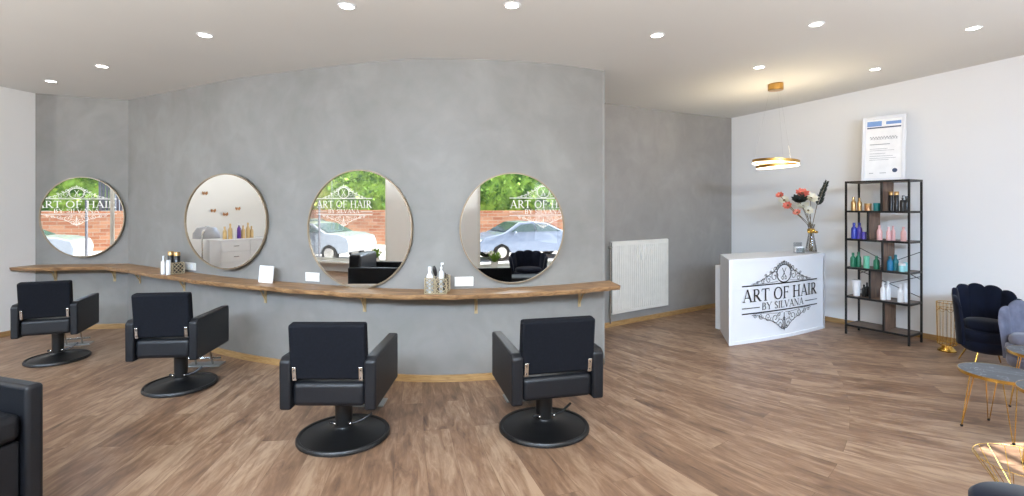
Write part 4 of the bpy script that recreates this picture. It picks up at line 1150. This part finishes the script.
def car(label, loc, rz, paint):
    t = thing('parked_car', label, 'car', loc, rz, 'cars parked across the street')
    L_ = [(-2.15,.38),(-2.2,.62),(-2.1,.88),(-1.75,.98),(-1.2,1.02),(-.55,1.33),(.0,1.40),(.6,1.36),(1.15,1.05),(1.3,.98),(1.95,.86),(2.18,.66),(2.15,.36),(1.72,.30),(1.6,.5),(1.35,.62),(1.1,.5),(.98,.28),(-1.0,.28),(-1.12,.5),(-1.37,.62),(-1.62,.5),(-1.74,.30)]
    N_ = len(L_); vs = []
    for s, wy in ((-1,1),(1,1)):
        for x, z in L_:
            w2 = .86-.22*max(0,(z-.95)/.45); vs.append((x, s*w2, z))
    m_ = MB(); m_.add(vs, [list(range(N_)), list(range(N_,2*N_))[::-1]]+[(i,(i+1) % N_,N_+(i+1) % N_,N_+i) for i in range(N_)])
    build('body', m_, paint, t, bevel=.03, seg=2)
    for s in (-1,1):
        for q in ([(-1.05,1.03),(-.50,1.27),(-.05,1.32),(-.05,1.03)], [(.02,1.03),(.02,1.32),(.55,1.28),(1.0,1.03)]):
            m_ = MB(); m_.add([(x, s*(.872-.22*max(0,(z-.95)/.45)+.012), z) for x, z in q], [(0,1,2,3)]); build('side_window', m_, M['carglass'], t, smooth=False)
    m_ = MB(); m_.add([(1.19,-.72,1.05),(1.19,.72,1.05),(.64,.62,1.36),(.64,-.62,1.36)], [(0,1,2,3)]); build('windscreen', m_, M['carglass'], t, smooth=False); m_ = MB(); m_.add([(-1.22,-.72,1.04),(-1.22,.72,1.04),(-.60,.62,1.34),(-.60,-.62,1.34)], [(0,1,2,3)])
    build('rear_window', m_, M['carglass'], t, smooth=False)
    for x in (-1.37,1.35):
        for s in (-1,1):
            T = Matrix.Translation((x, s*.76, .31)) @ Matrix.Rotation(R(90),4,'X')
            m_ = MB(); m_.lathe([(0,-.1),(.29,-.1),(.31,-.08),(.31,.08),(.29,.1),(0,.1)], 28, T); wh = build('wheel', m_, M['tyre'], t)
            m_ = MB(); m_.lathe([(0,-.115),(.19,-.115),(.20,-.10),(.20,.10),(.19,.115),(0,.115)], 20, T); build('rim', m_, M['chrome'], wh)
    for s in (-1,1):
        m_ = MB(); m_.ball((2.08,s*.62,.70),(.10,.16,.07)); build('headlight', m_, M['plastic'], t)
        m_ = MB(); m_.ball((.85,s*.93,1.0),(.07,.09,.06)); build('door_mirror', m_, paint, t)
    return t
car('silver car parked across the street, seen in the rightmost mirror', (6.5,-9.0,ZS), R(180), M['carsilver'])
car('pale car parked across the street, seen in the largest mirror', (-15.4,-9.2,ZS), R(0), M['carwhite'])
car('silver car parked nearer the shop, seen in the leftmost mirror', (-12.3,-6.6,ZS), R(175), M['carwhite'])
t = thing('street_post', 'thin grey sign post on the pavement, seen in the leftmost mirrors', 'post', (-8.6,-3.0,-.12))
m_ = MB(); m_.tube([(0,0,0),(0,0,1.75)], .03, 10); build('pole', m_, M['gate'], t)
m_ = MB(); m_.lathe([(0,0),(.06,0),(.06,.02),(0,.02)], 16); build('base', m_, M['gate'], t)

# ------------------------------------------------------------------ light
W_ = bpy.data.worlds.new('sky'); S.world = W_; W_.use_nodes = True
nt = W_.node_tree; bg = nt.nodes['Background']
bg.inputs['Color'].default_value = (.72,.83,1,1); bg.inputs['Strength'].default_value = 1.6
def area(name, loc, rot, sx, sy, e, col):
    l = bpy.data.lights.new(name, 'AREA'); l.shape = 'RECTANGLE'; l.size = sx; l.size_y = sy; l.energy = e; l.color = col
    o = bpy.data.objects.new(name, l); COL.objects.link(o); o.location = loc; o.rotation_euler = rot; return o
a1 = area('window_daylight_left', (-7.0,YF+.06,2.70), (R(62),0,R(-25)), 3.8, .5, 60, (.50,.70,1)); a1.data.spread = R(75)
a2 = area('window_daylight_right', (3.4,YF+.08,2.68), (R(66),0,R(-12)), 3.4, .5, 62, (.46,.68,1)); a2.data.spread = R(75)
a3 = area('room_fill_cool', (-1.6,-.8,2.66), (R(64),0,0), 5.5, .3, 92, (.60,.78,1)); a3.data.spread = R(80)  # added cool fill lamp aimed at the lower mirror wall
area('room_fill_left', (-2.2,-.6,2.66), (R(52),0,0), 4.5, .5, 40, (1,.95,.89))  # added warm fill lamp, unseen under the ceiling
area('room_fill_right', (1.6,.6,2.66), (R(62),0,R(-8)), 2.4, .5, 34, (1,.96,.92))  # added warm fill lamp towards the recess and right side
al = bpy.data.lights.new('alcove_fill', 'POINT'); al.energy = 70; al.shadow_soft_size = .08; ao = bpy.data.objects.new('alcove_fill', al); COL.objects.link(ao); ao.location = (-7.2,3.4,2.7)  # added lamp brightening the white alcove wall for the second mirror
for k, (x_, y_, e_) in enumerate(((-6.0,.2,520),(-2.6,-.5,440),(.6,-.5,320),(3.2,.2,150))):  # added upward fill lamps that brighten the ceiling
    u_ = bpy.data.lights.new('ceiling_fill', 'SPOT'); u_.energy = e_; u_.spot_size = R(165); u_.spot_blend = 1; u_.shadow_soft_size = .05; u_.color = (1,.985,.955)
    uo = bpy.data.objects.new('ceiling_fill', u_); COL.objects.link(uo); uo.location = (x_,y_,.9); uo.rotation_euler = (R(180-14),0,0)
area('side_daylight', (5.22,2.4,1.3), (R(90),0,R(90)), 1.4, 1.8, 25, (.78,.88,1))
sd = bpy.data.lights.new('sun', 'SUN'); sd.energy = 20; sd.angle = R(.6); sd.color = (1,.94,.84)
so = bpy.data.objects.new('sun', sd); COL.objects.link(so)
so.rotation_euler = Vector((-.8,-.03,-.72)).to_track_quat('-Z','Y').to_euler()
pl = bpy.data.lights.new('pendant_glow', 'POINT'); pl.energy = 7; pl.color = (1,.84,.62); pl.shadow_soft_size = .18
po = bpy.data.objects.new('pendant_glow', pl); COL.objects.link(po); po.location = (pc.x, pc.y, zc_)

for x0_, x1_ in ((-9.0,-5.05),(1.70,5.30)):
    po2 = area('window_portal', ((x0_+x1_)/2, YF-.02, 1.42), (R(90),0,0), x1_-x0_, 2.4, 1, (1,1,1)); po2.data.cycles.is_portal = True
po2 = area('window_portal', (X-.01, 2.44, 1.2), (R(90),0,R(90)), 1.68, 2.2, 1, (1,1,1)); po2.data.cycles.is_portal = True
# ------------------------------------------------------------------ camera
cd = bpy.data.cameras.new('camera'); cam = bpy.data.objects.new('camera', cd); COL.objects.link(cam)
cam.location = (0,0,ZC); cam.rotation_euler = (R(90),0,0)
cd.sensor_width = 36; cd.lens = F/1024*36; cd.shift_y = -(248-HOR)/1024; cd.clip_start = .05; cd.clip_end = 200
S.camera = cam
S.view_settings.view_transform = 'Standard'; S.view_settings.look = 'None'; S.view_settings.exposure = .3
try:
    S.cycles.use_denoising = True; S.cycles.max_bounces = 10; S.cycles.diffuse_bounces = 5; S.cycles.glossy_bounces = 5; S.cycles.transparent_max_bounces = 16
    S.cycles.sample_clamp_indirect = 3; S.cycles.caustics_reflective = False; S.cycles.caustics_refractive = False; S.cycles.blur_glossy = 1
    S.cycles.use_adaptive_sampling = False
except Exception: pass
